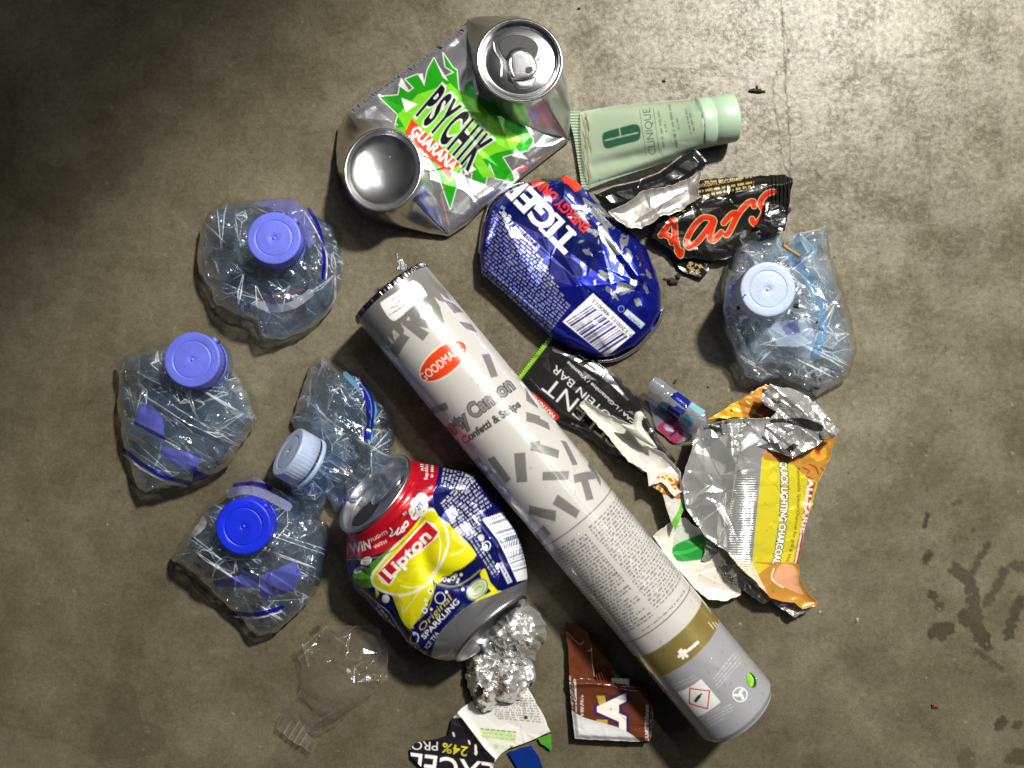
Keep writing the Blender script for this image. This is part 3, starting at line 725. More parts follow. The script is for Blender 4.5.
for a in (20, 140, 260):
    t = math.radians(a); tv.line([(c0[0] + 1.5 * math.cos(t), c0[1] + 1.5 * math.sin(t)), (c0[0] + 5 * math.cos(t + .6), c0[1] + 5 * math.sin(t + .6))], 2.4, (.72, .72, .72, 0))
c1 = g((655, 352))[0]; tv.ell(*c1, 8, 4.6, 70, (.01, .05, .01, 0)); tv.ell(c1[0] - 1.2, c1[1] - .5, 7, 3.0, 75, (.16, .5, .02, 0)); tv.line(smooth([(c1[0] - 1, c1[1] - 5), (c1[0] + 1.5, c1[1]), (c1[0] - .5, c1[1] + 5)], 4), 1.6, (.25, .7, .05, 0))

tube = thing('party_cannon', 'long white cardboard confetti cannon tube with red oval mark, lying diagonally across the pile', 'confetti cannon', 565, 502)
PAPER = printed('shrink_wrapped_card', .26, bump=.10, bscale=70, coat=.45, dist=.0006)
n = 620; m = 900
th = np.linspace(-math.pi, math.pi, n, endpoint=False)[None, :]; sv = np.linspace(0, 1, m)[:, None]
rr_ = RT * (1 + 0 * sv * th); e0 = sst(0, .006, sv); e1 = 1 - sst(.986, 1, sv) * .10
rr_ = RT * (.965 + .035 * e0) * e1
fz = facets(-10, -hw - 5, L_ + 10, hw + 5, 34, .00018, 9, 0, 1, 1)
wv = fz((sv * L_ + 0 * th).ravel(), (th * RT / S + 0 * sv).ravel()).reshape(m, n)
rr_ = rr_ + wv
V = A3 + (sv * LEN)[..., None] * AX + (rr_ * np.sin(th))[..., None] * PX + (rr_ * np.cos(th))[..., None] * ZX
V[..., 2] += (.0232 - A3[2]) + .0004
cc = tv.sample((sv * L_ + 0 * th).ravel(), (th * RT / S + 0 * sv).ravel())
i, j = np.meshgrid(np.arange(m - 1), np.arange(n), indexing='ij'); j2 = (j + 1) % n
q = np.stack([i * n + j, i * n + j2, (i + 1) * n + j2, (i + 1) * n + j], -1).reshape(-1, 4)[:, ::-1]
mkmesh('printed_tube', V.reshape(-1, 3), q, PAPER, tube, cc)
CR = V[0].mean(0); CE = V[-1].mean(0)
FOILRIM = plain('crimped_foil_rim', (.25, .25, .26), .25, 1.0, .6, 500, .3)
rings('foil_end', lathe(CR, -AX, [(.01, -3), (15, -2.4), (20, -1.2), (21.2, .2), (22.2, 1.4), (23.1, 1.1), (23.5, .2), (23.5, -1.6)], 220, tuple(ZX), lambda t, k: .018 * np.sin(37 * t + k) * np.sin(11 * t) + .012 * np.sin(71 * t)), FOILRIM, tube)
rings('bottom_cap', lathe(CE, AX, [(20.8, -1.2), (20.7, .2), (19.6, .8), (18.5, .3), (17, -2), (.01, -2.2)], 120, tuple(ZX)), plain('grey_plastic_end', (.3, .31, .33), .4), tube)
# loose foil curl at the torn end
g = zz(340, 250, 3.49)
sheet('torn_foil_tip', jag(g((190, 12), (205, 15), (222, 40), (238, 58), (245, 70), (228, 75), (210, 72), (195, 70), (205, 55), (196, 35)), .6, 3, 2), lambda X, Y, d: 24 + 8 * np.sin(X * .7) * .3, ALU, tube, step=.5, thick=.15)
# water drops
dv, dq, nn_ = [], [], 0
g0 = random.Random(12)
for k in range(330):
    if k < 150: u, t_ = g0.uniform(.03, .99), g0.uniform(-1.35, 1.25)
    elif k < 240: u, t_ = g0.uniform(.72, .995), g0.uniform(.2, 1.3)
    else: u, t_ = g0.uniform(.25, .75), g0.uniform(-1.3, -.5)
    rd = g0.choice([.25, .3, .35, .45, .6, .8]) * (.001 if k < 300 else .0012)
    i_ = int(u * (m - 1)); R_ = float(rr_[i_].mean()) - .0001 if np.ndim(rr_[i_]) else RT
    nrm = math.sin(t_) * PX + math.cos(t_) * ZX; c = A3 + u * LEN * AX + R_ * nrm; c = c + np.array([0, 0, .0232 - A3[2] + .0004])
    b_ = np.cross(nrm, AX); el = g0.uniform(1, 1.5)
    for a_, h_ in ((1.0, 0), (.85, .35), (.5, .6), (.01, .68)):
        for w_ in range(10):
            x = 2 * math.pi * w_ / 10; dv.append(c + rd * (a_ * math.cos(x) * AX * el + a_ * math.sin(x) * b_ + h_ * nrm))
    for a_ in range(3):
        for w_ in range(10): dq.append((nn_ + a_ * 10 + w_, nn_ + a_ * 10 + (w_ + 1) % 10, nn_ + (a_ + 1) * 10 + (w_ + 1) % 10, nn_ + (a_ + 1) * 10 + w_))
    nn_ += 40
DROP = film('water', (.99, .99, .99), 0, rough=.03, refl=1.2, bump=0, base=.0)
o = mkmesh('water_drops', dv, dq, DROP, tube); o['kind'] = 'stuff'

# ------------------------------------------------------------------ green guarana can
CANP = printed('printed_can_metal', .24, bump=.22, bscale=130, coat=.15, dist=.0006)
can1 = thing('crushed_can', 'flattened silver can with green splash and black lettering, both round ends folded up', 'drink can', 455, 130, 'crushed drink cans')
SIL = (.72, .73, .76, .88); g = zz(320, 0, 3.071)
c1v = Cv(325, 5, 580, 245, SIL)
GD = (*lin(np.array([40, 165, 30]) / 255), .35); GL = (*lin(np.array([125, 215, 45]) / 255), .3); WE = (.8, .82, .8, .2)
star = g((183, 297), (240, 292), (250, 243), (273, 282), (288, 270), (262, 243), (300, 228), (320, 262), (330, 215), (350, 178), (378, 238), (412, 222), (385, 205), (378, 163), (408, 208), (420, 215), (425, 276), (468, 245), (480, 290), (560, 330), (640, 400), (655, 432), (640, 462), (600, 470), (560, 482), (590, 530), (600, 560), (540, 548), (520, 500), (508, 566), (466, 552), (470, 500), (432, 522), (420, 570), (400, 642), (385, 600), (362, 530), (330, 480), (262, 400), (232, 378), (240, 352), (185, 300))
c1v.line(star + [star[0]], 1.7, WE); c1v.poly(star, GD)
c1v.poly(g((236, 352), (262, 330), (300, 290), (400, 255), (425, 280), (470, 300), (560, 385), (620, 425), (600, 455), (540, 470), (500, 490), (540, 545), (500, 545), (460, 480), (400, 560), (385, 540), (300, 440), (262, 395)), GL)
for a, b, c in [((250, 243), (273, 285), (240, 262)), ((300, 228), (322, 265), (315, 225)), ((425, 276), (455, 210), (440, 285)), ((378, 238), (395, 250), (350, 178)), ((460, 500), (440, 540), (480, 520)), ((600, 455), (640, 490), (590, 480)), ((250, 300), (300, 320), (262, 345))]: c1v.poly(g(a, b, c), WE)
q = g((298, 350), (456, 520)); BLK = (.008, .008, .012, .1)
c1v.text('PSYCHIK', q[0], q[1], 36, BLK, .042, out=(.75, .78, .8, .2), outw=.045, shear=-.12, sp=1.22)
c1v.poly(g((281, 364), (262, 404), (400, 550), (414, 517), (430, 505)), hexc(222, 60, 35)); c1v.line(g((262, 406), (400, 552)), .8, (.02, .02, .02, 0))
q = g((276, 408), (404, 528)); c1v.text('GUARANA', q[0], q[1], 10.5, (.85, .82, .78, 0), .03)
c1v.text('\u2122', *g((418, 520), (428, 522)), 3, (.7, .3, .2, 0))
r_ = random.Random(4)
for k in range(60):
    t = k / 60; x, y = 92 + (446 - 92) * t, 338 + (80 - 338) * t
    if r_.random() < .75: q = g((x, y), (x + r_.uniform(4, 16), y + r_.uniform(2, 10))); c1v.line(q, r_.uniform(.9, 2.0), (.02, .02, .05, .2))
c1v.line(g((386, 560), (372, 600), (396, 690)), .8, hexc(200, 70, 60, .3))
pan = g((450, 74), (300, 185), (85, 338), (70, 420), (120, 560), (220, 640), (330, 690), (395, 726), (450, 690), (500, 640), (640, 530), (766, 432), (740, 330), (640, 220), (520, 90), (470, 60))
fa, fb, fc = facets(*bbox(pan, 8), 50, 3.4, 3), facets(*bbox(pan, 8), 20, 1.0, 4), facets(*bbox(pan, 8), 28, 2.0, 6, 35, 3)
def p1z(X, Y, d):
    # shallow trough between the two folded ends, ridge towards the lower-right edge
    t = ((X - 382) * .78 + (Y - 168) * -.62) / 175
    u = ((X - 382) * .62 + (Y - 168) * .78)
    return 3 + 9 * (1 - np.exp(-d / 9)) + 4 * np.cos(u / 26) * sst(0, 20, d) + (fa(X, Y) + fb(X, Y) + fc(X, Y)) * sst(0, 12, d)
blob('printed_body', pan, p1z, lambda X, Y, d: 3 - 2.4 * (1 - np.exp(-d / 3)), CANP, can1, c1v, step=.55)
def loft(name, base, zb, ctr, rx, ry, ang, zt, tilt, mat, parent, mids=6, bul=3, n=360, seed=1, den=1.0, cvx=None, col=None):
    th = np.linspace(0, 2 * math.pi, n, endpoint=False); bc = ctr
    rb = radial(base, bc[0], bc[1], th); c, s_ = math.cos(math.radians(ang)), math.sin(math.radians(ang))
    rt = rx * ry / np.sqrt((ry * np.cos(th - math.radians(ang))) ** 2 + (rx * np.sin(th - math.radians(ang))) ** 2)
    r = np.random.RandomState(seed); ph = r.uniform(0, 6, 8); out = []
    for k in range(mids * 4 + 1):
        t = k / (mids * 4); e = t ** .8
        rad = rb * (1 - sst(0, 1, e)) + rt * sst(0, 1, e) + bul * math.sin(math.pi * t)
        dn = sum(np.maximum(0, np.cos(2 * (th - ph[q]) + q) ** (3 + q)) * (1.6 - .3 * q) for q in range(3)) + np.abs(((th * 5 + t * 2 + ph[4]) % 2) - 1) * .9 + np.abs(((th * 8 - t * 3 + ph[5]) % 2) - 1) * .5
        rad = rad - dn * math.sin(math.pi * t) * den
        z = zb + (zt - zb) * t + tilt[0] * rt * np.cos(th) * t * S * 1000 + tilt[1] * rt * np.sin(th) * t * S * 1000
        out.append(W(bc[0] + rad * np.cos(th), bc[1] + rad * np.sin(th), np.maximum(z, .8)))
    return rings(name, np.array(out)[:, ::-1], mat, parent, cv=cvx, col=col), (th, rt)
def plane_pts(ctr, zt, tilt, rt_scale, th, rx, ry, ang, dz):
    rt = rx * ry / np.sqrt((ry * np.cos(th - math.radians(ang))) ** 2 + (rx * np.sin(th - math.radians(ang))) ** 2) * rt_scale
    z = zt + dz + (tilt[0] * rt * np.cos(th) + tilt[1] * rt * np.sin(th)) * S * 1000
    return W(ctr[0] + rt * np.cos(th), ctr[1] + rt * np.sin(th), z)
def disc(name, ctr, zt, tilt, rx, ry, ang, prof, mat, parent, n=200):
    th = np.linspace(0, 2 * math.pi, n, endpoint=False)
    return rings(name, np.array([plane_pts(ctr, zt, tilt, s_, th, rx, ry, ang, dz) for s_, dz in prof])[:, ::-1], mat, parent)
baseout = [(359, 112), (347, 112), (338, 128), (336, 150), (337, 172), (349, 197), (362, 212), (378, 221.5), (402, 228), (430, 234), (449, 236.5), (446, 203), (439, 182), (434, 166), (424, 146), (404, 125), (385, 116)]
bshell, _ = loft('base_shell', baseout, 2.5, (383, 169.5), 39, 42, 20, 27, (-.04, .10), ALU, can1, seed=4, den=.9)
disc('base_dish', (383, 169.5), 27, (-.04, .10), 39, 42, 20, [(1.0, 0), (.985, 1.0), (.96, 1.3), (.93, .9), (.91, -.5), (.88, -2.6), (.80, -4.0), (.6, -5.6), (.35, -6.6), (.15, -7.0), (.002, -7.1)], ALU, bshell)
lidout = [(467, 19), (466, 30), (468, 49), (471, 72), (477, 97), (491, 112), (510, 129), (530, 134), (550, 136), (569.5, 141), (571, 107), (567, 80), (562, 55), (548, 30), (530, 20), (518, 17), (496, 15.5), (480, 16)]
lshell, _ = loft('lid_shell', lidout, 3, (519.6, 60.5), 42.5, 40.5, 20, 33, (.02, .05), ALU_DULL, can1, seed=9, den=1.2)
lid = disc('lid', (519.6, 60.5), 33, (.02, .05), 42.5, 40.5, 20, [(1.0, -.5), (1.03, .3), (1.03, 1.3), (1.0, 1.8), (.965, 1.5), (.94, .5), (.92, -2.5), (.90, -3.6), (.87, -3.8), (.84, -2.6), (.82, -2.3), (.4, -2.2), (.002, -2.2)], ALU, lshell)
def flat_on(name, poly, ctr, zt, tilt, dz, mat, parent, thick=.5, bul=0.0, step=.6):
    def f(X, Y, d): return zt + dz + (tilt[0] * (X - ctr[0]) + tilt[1] * (Y - ctr[1])) * S * 1000 + bul * (1 - np.exp(-d / 1.5))
    return sheet(name, poly, f, mat, parent, step=step, thick=thick)
g = zz(460, 10, 6.4); LC = (519.6, 60.5); LT = (.02, .05)
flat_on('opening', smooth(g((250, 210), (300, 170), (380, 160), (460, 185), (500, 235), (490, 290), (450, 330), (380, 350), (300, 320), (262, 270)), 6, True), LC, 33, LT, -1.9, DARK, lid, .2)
flat_on('lid_bead', band(g((212, 200), (225, 265), (262, 330), (262, 425)), 1.6), LC, 33, LT, -1.5, ALU, lid, .6, .4)
flat_on('lid_bead', band(g((535, 230), (530, 275), (495, 320)), 1.6), LC, 33, LT, -1.5, ALU, lid, .6, .4)
tabo = smooth(g((305, 290), (340, 250), (400, 240), (450, 270), (485, 330), (490, 385), (460, 420), (430, 440), (370, 445), (325, 430), (315, 370)), 6, True)
tab = flat_on('tab', tabo, LC, 33, LT, .4, ALU, lid, .9, .8)
flat_on('tab_hole', smooth(g((425, 370), (455, 362), (465, 385), (440, 405), (418, 395)), 4, True), LC, 33, LT, 1.45, DARK, tab, .1)
flat_on('tab_loop', band(g((325, 300), (370, 262), (430, 275), (455, 330), (470, 390), (440, 420), (385, 430), (345, 420), (322, 350), (325, 300)), 2.4), LC, 33, LT, 1.0, ALU, tab, .8, .8)
flat_on('rivet', smooth(g((340, 450), (400, 440), (480, 430), (475, 470), (440, 500), (370, 500)), 5, True), LC, 33, LT, -1.6, ALU_DULL, lid, .5, 1.0)

# ------------------------------------------------------------------ blue tiger can
can2 = thing('crushed_can', 'squashed dark blue energy drink can with white lettering and a barcode', 'drink can', 568, 265, 'crushed drink cans')
g = zz(460, 160, 3.66)
o2 = g((385, 53), (430, 80), (500, 150), (600, 238), (680, 320), (715, 400), (735, 480), (735, 555), (700, 622), (640, 680), (560, 718), (500, 725), (430, 698), (330, 652), (250, 580), (160, 490), (75, 418), (70, 330), (92, 220), (120, 160), (180, 110), (240, 85), (300, 65), (350, 68))
BL = (*lin(np.array([22, 36, 158]) / 255), .75); c2 = Cv(475, 170, 668, 365, BL)
NV = (.006, .009, .06, .5)
c2.poly(g((190, 110), (260, 80), (440, 90), (520, 300), (500, 400), (330, 480), (170, 260)), NV, .75)
SV = (.48, .50, .55, .85)
c2.poly(g((300, 66), (385, 53), (440, 90), (420, 110), (380, 80), (330, 75), (320, 120), (290, 90)), (.03, .05, .04, .3))
for q in [((365, 60), (400, 55), (440, 88), (430, 115), (405, 95), (380, 85)), ((395, 85), (430, 80), (448, 105), (420, 118)), ((255, 80), (300, 70), (296, 92), (270, 100))]: c2.poly(jag(g(*q), .7, 2, 2), hexc(205, 45, 20, .1))
r_ = random.Random(8)
for x, y, rx, sq, an in [(540, 295, 55, .35, 60), (500, 190, 60, .3, 40), (560, 200, 40, .4, 20), (620, 350, 26, .5, 70), (560, 340, 34, .35, 80), (600, 300, 30, .35, 100), (530, 420, 26, .45, 30), (600, 470, 30, .5, 10), (560, 490, 28, .35, 50), (630, 455, 26, .4, 110), (480, 260, 22, .4, 30), (640, 265, 24, .35, 30),
                        (650, 520, 16, .5, 60), (680, 470, 18, .3, 70), (690, 420, 18, .3, 60), (450, 210, 26, .4, 30), (430, 175, 18, .5, 20), (590, 400, 24, .3, 100), (470, 340, 20, .3, 30), (520, 250, 30, .25, 130)]:
    c2.blotch(*g((x, y))[0], rx / 3.66 * 1.25, SV, int(x), 1, sq * 1.2, an)
for k in range(170): 
    x, y = r_.uniform(430, 690), r_.uniform(150, 520); c2.blotch(*g((x, y))[0], r_.uniform(1, 3.6), r_.choice([SV, NV, NV, BL]), k, 1, .4, r_.uniform(0, 180))
# lettering reads towards the upper left
p0, p1 = np.array((579.0, 238.5)), np.array((511.5, 168.5))
c2.text('TIGER', p0 + (1, -.5), p1 + (3, 3), 22, (.78, .78, .80, 0), .035)
dr = (p1 - p0) / np.linalg.norm(p1 - p0); up = np.array([dr[1], -dr[0]])
for a, w in ((.115, 10), (.30, 9)):   # slab feet of T and I
    c = p0 + (p1 - p0) * a; c2.line([c - dr * w / 2, c + dr * w / 2], 3.6, (.78, .78, .80, 0))
c = p0 + (p1 - p0) * .30 + up * 21; c2.line([c - dr * 4.5, c + dr * 4.5], 3.6, (.78, .78, .80, 0))
gg = zz(480, 170, 7.683); q = gg((850, 445), (415, 30)); c2.text('ENERGY DRINK', (q[0][0] - .5, q[0][1] - 2), (q[1][0] + 0, q[1][1] - 2), 9.5, hexc(205, 45, 25), .035)
q = gg((462, 590), (310, 440)); c2.text('e 250 ml', q[0], q[1], 5, (.45, .45, .5, .2), 0)
LW = (.55, .58, .75, .6)
for k in range(17):     # ingredient text block, lines run with the lettering
    t = k / 16; a = np.array(g((435 - 0 * t, 480))[0]); 
    s0 = np.array(g((445 - 115 * t, 478 + 150 * t))[0]); e0_ = np.array(g((118 - 40 * t, 185 + 225 * t))[0])
    if k < 6: e0_ = e0_ + (s0 - e0_) * .0; s0 = s0 + (e0_ - s0) * (.5 - .08 * k)
    c2.micro(s0, e0_, 2.3, LW, k, .95)
c2.text('Tiger', gg((262, 420))[0], gg((175, 300))[0], 7, (.7, .72, .8, .4), .03); c2.micro(gg((190, 300))[0], gg((145, 270))[0], 4, LW, 3)
bc = g((487, 487), (647, 632), (578, 722), (380, 590)); c2.poly([g((487, 487))[0], g((642, 632))[0], g((535, 722))[0], g((375, 592))[0]], (.80, .80, .82, .1))
c2.bars(g((482, 530))[0], g((618, 650))[0], np.array(g((0, 0))[0]) * 0 + np.array((-26, 17)) * 1.0, (.02, .02, .25, .2), 3, 34)
q = g((635, 642), (490, 508)); c2.text('9 120032 480015', q[0], q[1], 3.6, (.04, .04, .2, 0), .02)
c2.poly(g((612, 545), (678, 600), (662, 618), (598, 562)), (.5, .6, .66, .2)); c2.text('CAN', *g((662, 602), (622, 566)), 3, (.05, .1, .3, 0), .01); c2.ring(*g((590, 545))[0], 3, 3, 0, .8, (.3, .35, .5, .3))
f1, f2, f3 = facets(*bbox(o2, 8), 56, 3.4, 24), facets(*bbox(o2, 8), 15, .5, 22), facets(*bbox(o2, 8), 24, 1.3, 23, 48, 3)
def t2(X, Y, d):
    # a straight fold runs from the upper left shoulder down to the lower edge
    k = ((X - 481) * .62 + (Y - 270) * -.78)
    return 5 + 14 * np.sqrt(1 - (1 - np.clip(d / 26, 0, 1)) ** 2) + (f1(X, Y) + f2(X, Y) + f3(X, Y)) * sst(0, 14, d) - .8 * np.exp(-((k - 12) / 6) ** 2) * sst(0, 12, d)
blob('printed_body', o2, t2, lambda X, Y, d: 5 - 4.2 * (1 - np.exp(-d / 8)), CANP, can2, c2, step=.5)
rimP = g((742, 540), (722, 600), (680, 650), (640, 690), (570, 728), (500, 735))
sheet('base_rim', band(rimP, 5.5), lambda X, Y, d: 3.2 + 3.2 * (1 - np.exp(-d / 1.2)), ALU, can2, step=.5, thick=.3)
sheet('lid_rim', band(g((72, 345), (88, 225), (115, 155), (180, 104), (240, 80)), 4), lambda X, Y, d: 3.0 + 2.5 * (1 - np.exp(-d / 1.2)), ALU, can2, step=.5, thick=.3)

# ------------------------------------------------------------------ iced tea can
can3 = thing('crushed_can', 'dented blue and yellow iced tea can with a red band round its open lid', 'drink can', 440, 570, 'crushed drink cans')
c3 = Cv(330, 450, 550, 690, hexc(16, 24, 100, .45)); RE = hexc(182, 20, 38, .35); YE = hexc(226, 220, 20, .25); GN = hexc(90, 150, 40, .3); SL = (.5, .5, .52, .85); CW = (.8, .8, .78, .1)
g = zz(330, 450, 3.341); g5 = zz(400, 500, 5.486); g8 = zz(330, 530, 5.12); g7 = zz(330, 450, 6.98)
# lemon slice, leaves
c3.poly(smooth(g((75, 420), (110, 385), (160, 360), (300, 230), (330, 190), (385, 215), (395, 250), (330, 300), (170, 440), (110, 460)), 5, True), GN)
c3.poly(smooth(g((330, 210), (400, 240), (455, 290), (490, 345), (455, 385), (400, 418), (350, 440), (330, 330)), 5, True), YE)
c3.poly(g((205, 480), (340, 430), (350, 470), (300, 560), (262, 606), (235, 560)), YE); c3.poly(g((150, 455), (165, 480), (155, 497)), YE)
c3.line(g((225, 480), (245, 545), (300, 470)), 1.0, (.7, .7, .35, .1))
c3.line(smooth(g5((275, 305), (330, 285), (375, 235)), 5), .8, (.8, .8, .6, 0))
lem = smooth(g((140, 425), (160, 390), (300, 225), (345, 200), (375, 235), (395, 300), (380, 360), (340, 430), (300, 465), (240, 485), (185, 475), (150, 455)), 8, True)
c3.poly(lem, YE); c3.line(lem + [lem[0]], 2.6, (.72, .74, .62, .05))
c3.poly(smooth(g((215, 400), (300, 380), (350, 405), (330, 440), (250, 440)), 5, True), hexc(190, 190, 20, .25), .5)
c3.line(smooth(g5((215, 190), (222, 260), (205, 360), (150, 440)), 6), .9, (.85, .85, .6, 0)); c3.line(smooth(g5((0, 470), (60, 480), (130, 470)), 6), .8, (.85, .85, .6, 0))
c3.poly(smooth(g((157, 415), (225, 340), (320, 236), (365, 274), (350, 300), (290, 350), (240, 385), (200, 455)), 2, True), (.8, .8, .7, 0))
c3.poly(g((160, 412), (228, 340), (322, 239), (362, 274), (340, 305), (280, 352), (235, 385), (198, 450)), hexc(205, 25, 40, .2))
q = g((203, 430), (338, 292)); c3.text('Lipton', q[0], q[1], 11.5, (.85, .85, .83, 0), .03, bow=-.05)
# dark swirl + bubbles
c3.line(smooth(g5((210, 460), (290, 475), (370, 440), (440, 385)), 6), 1.6, hexc(150, 150, 60, .2)); c3.line(smooth(g5((100, 660), (150, 600), (180, 520), (195, 460)), 6), 1.5, hexc(150, 150, 60, .2))
c3.line(smooth(g5((300, 405), (370, 375), (440, 320)), 6), 5, (.006, .008, .03, .2)); c3.line(smooth(g5((240, 425), (300, 415), (400, 350)), 6), 3, (.006, .008, .03, .2))
r_ = random.Random(6)
for x, y, rd in [(245, 435, 2.2), (268, 440, 1.8), (290, 430, 2.4), (305, 415, 2), (320, 435, 1.6), (335, 410, 1.6), (315, 450, 1.4), (345, 490, 1.6), (255, 505, 1.6), (140, 550, 1.2), (168, 500, 2.2), (172, 600, 1.4), (145, 575, 1.6), (135, 605, 3)]:
    c3.ell(*g5((x, y))[0], rd, rd, 0, (.75, .76, .75, .1)); 
    if rd >= 2.2: c3.ell(*g5((x, y))[0], rd * .55, rd * .55, 0, (.03, .04, .1, .2))
c3.ring(*g5((220, 538))[0], 5, 5.5, 0, .9, CW); c3.ring(*g8((285, 352))[0], 3, 3.5, 0, 1.6, CW); c3.ell(*g8((285, 350))[0], 3.4, 3.6, 0, CW); c3.ring(*g8((432, 555))[0], 4, 5.5, 15, 1.3, (.75, .78, .85, .2))
for x, y, rd in [(410, 520, 1.2), (422, 500, 1), (430, 530, 1.6), (445, 595, 1.8), (462, 622, 1.5), (485, 630, 1.2), (486, 415, 2.2), (492, 360, 1.6), (515, 315, 2.4)]: c3.ring(*g8((x, y))[0], rd, rd, 0, .7, CW)
c3.ell(*g8((185, 160))[0], 6, 4, -30, CW); c3.ell(*g8((145, 205))[0], 5, 3, -30, (.6, .65, .6, .1)); c3.line(g8((110, 185), (140, 175), (200, 190)), 2, (.02, .03, .1, .3))
q = g5((118, 725), (285, 545)); c3.text('Original', q[0], q[1], 6.5, hexc(205, 195, 60, .1), .0, shear=.25)
q = g5((135, 765), (328, 560)); c3.text('SPARKLING', q[0], q[1], 5.2, (.78, .8, .78, .1), .02)
q = g8((500, 610), (560, 530)); c3.text('ICE TEA', q[0], q[1], 4.0, (.7, .72, .75, .1), .0)
c3.poly(smooth(g5((440, 415), (500, 500), (525, 490), (470, 380)), 4, True), YE)
c3.poly(g5((225, 768), (280, 680), (350, 600), (440, 535), (520, 492), (490, 430), (540, 480), (560, 500), (450, 560), (370, 625), (300, 700), (270, 768)), YE)
c3.line(smooth(g8((535, 668), (552, 610), (620, 520), (700, 440), (770, 380)), 6), 6, (.62, .64, .55, .1))
q = g8((545, 650), (625, 525)); c3.text('LAG IN CALORIES', q[0], q[1], 3.6, (.05, .08, .06, 0), .02); q = g5((235, 735), (365, 575))
c3.text('LOW IN CALORIES', q[0], q[1], 3.8, (.05, .08, .06, 0), .02)
c3.ell(*g5((425, 490))[0], 13, 8.5, -45, (.45, .5, .36, .1)); c3.ring(*g5((425, 490))[0], 12, 7.5, -45, 1.2, (.12, .2, .08, .1)); c3.ring(*g5((425, 490))[0], 8, 5, -45, .8, (.2, .3, .12, .1)); c3.line(smooth(g5((400, 510), (425, 480), (450, 475)), 4), 2, (.2, .35, .12, 0))
# white cut-off curve between lemon side and text side
c3.poly(smooth(g((342, 186), (400, 60), (420, 40), (560, 100), (680, 430), (560, 470), (520, 400), (470, 320), (400, 250)), 2, True), hexc(14, 22, 95, .5))
q = g5; 
for k in range(9):
    a = g((365 + 17 * k, 60 + 5 * k), (385 + 14 * k, 180 + 25 * k)); cv_e = g((372 + 14 * k, 135 + 14 * k))[0]
for k in np.arange(0, 8, .55):
    c3.micro(g((372 + 9 * k, 180 + 17 * k))[0], g((470 + 14 * k, 75 + 22 * k) if k < 5 else (505, 165 + 22 * (k - 3)))[0], 2.3, (.62, .65, .74, .2), int(k * 7), .95)
for k in np.arange(0, 5, .6): c3.micro(g((385 + 20 * k, 48 + 8 * k))[0], g((372 + 16 * k, 120 + 6 * k))[0], 2.2, (.62, .65, .74, .2), int(20 + k * 5), .95)
for k in range(3): c3.micro(g((470 + 12 * k, 300 - 6 * k))[0], g((550 + 8 * k, 425 - 8 * k))[0], 2.2, (.55, .58, .68, .2), 30 + k, .9)
c3.poly(g((508, 232), (575, 208), (620, 270), (650, 340), (668, 430), (625, 440), (590, 360), (560, 300)), (.76, .77, .8, .1))
P_a = [(508, 232), (545, 275), (578, 330), (600, 380), (622, 436)]; P_b = [(575, 208), (610, 255), (638, 310), (655, 360), (668, 428)]
pa, pb = np.array(smooth(g(*P_a), 12)), np.array(smooth(g(*P_b), 12)); i0 = 2; r_ = random.Random(2)
while i0 < len(pa) - 7:
    w = r_.choice([.4, .7, 1.1]); a, b = pa[i0], pb[i0]; c3.line([a + (b - a) * .06, b], w * 1.1, hexc(25, 50, 125, .2)); i0 += r_.choice([1, 1, 2])
c3.ring(*g((523, 320))[0], 3.8, 4.4, 20, 1.1, CW); c3.ell(*g((505, 293))[0], 3.2, 3.5, 0, CW, .7)
c3.poly(g((560, 380), (575, 374), (610, 440), (594, 448)), (.55, .58, .66, .2)); c3.micro(g((570, 380))[0], g((602, 442))[0], 2.2, (.05, .06, .2, 0), 4)
# left ingredient panel
c3.poly(g8((150, 285), (270, 400), (400, 575), (420, 620), (400, 625), (300, 560), (170, 380)), hexc(20, 28, 112, .5)); c3.line(smooth(g8((155, 300), (250, 380), (300, 420), (350, 500), (415, 600)), 5), .7, (.7, .72, .78, .2))
for k in range(6): c3.micro(g8((245 - 10 * k, 385 + 12 * k))[0], g8((400 - 14 * k, 590 + 6 * k))[0], 2.1, (.6, .62, .7, .2), 50 + k)
# red band near the lid
redin = smooth(g7((80, 520), (90, 560), (200, 590), (330, 560), (470, 450), (545, 300), (575, 60)), 6)
redout = smooth(g7((765, 60), (745, 200), (690, 370), (560, 560), (400, 695), (250, 745), (105, 750)), 6)
c3.line(smooth(g7((110, 765), (300, 755), (440, 700), (580, 570), (660, 470)), 6), 1.0, hexc(150, 140, 40, .2))
c3.poly(g7((-30, 500), (-30, 740)) + redout[::-1] + g7((765, -20), (480, -20)), RE); 
q = g7((148, 712), (292, 690)); c3.text('WIN', (q[0][0], q[0][1] + .5), (q[1][0] - 1, q[1][1] - .5), 9, CW, .03, bow=-.08)
q = g7((292, 640), (405, 580)); c3.text('FLIGHTS', q[0], q[1], 3.2, CW, .01); q = g7((312, 690), (398, 645)); c3.text('WITH', q[0], q[1], 3.2, CW, .01)
q = g7((425, 610), (548, 530)); 
c3.line(smooth(g7((420, 545), (435, 570), (420, 600), (445, 590), (470, 560), (480, 545), (465, 590), (490, 575), (505, 535), (520, 560), (495, 570), (530, 500), (545, 520), (520, 545)), 5), 1.3, CW)
c3.text('BY', *g7((520, 462), (545, 440)), 3, CW, 0)
for x, y, rx_ in ((585, 430, 5.2), (600, 370, 5.6), (640, 340, 6), (650, 390, 5.2), (615, 430, 5.2), (590, 460, 4)): c3.ell(*g7((x, y))[0], rx_, rx_, 0, CW)
c3.line(g7((592, 440), (580, 470), (600, 430), (592, 400)), .9, hexc(180, 30, 40)); c3.micro(g7((605, 400))[0], g7((648, 345))[0], 3.2, hexc(30, 60, 140), 2); c3.micro(g7((615, 420))[0], g7((652, 370))[0], 3.2, hexc(30, 60, 140), 3)
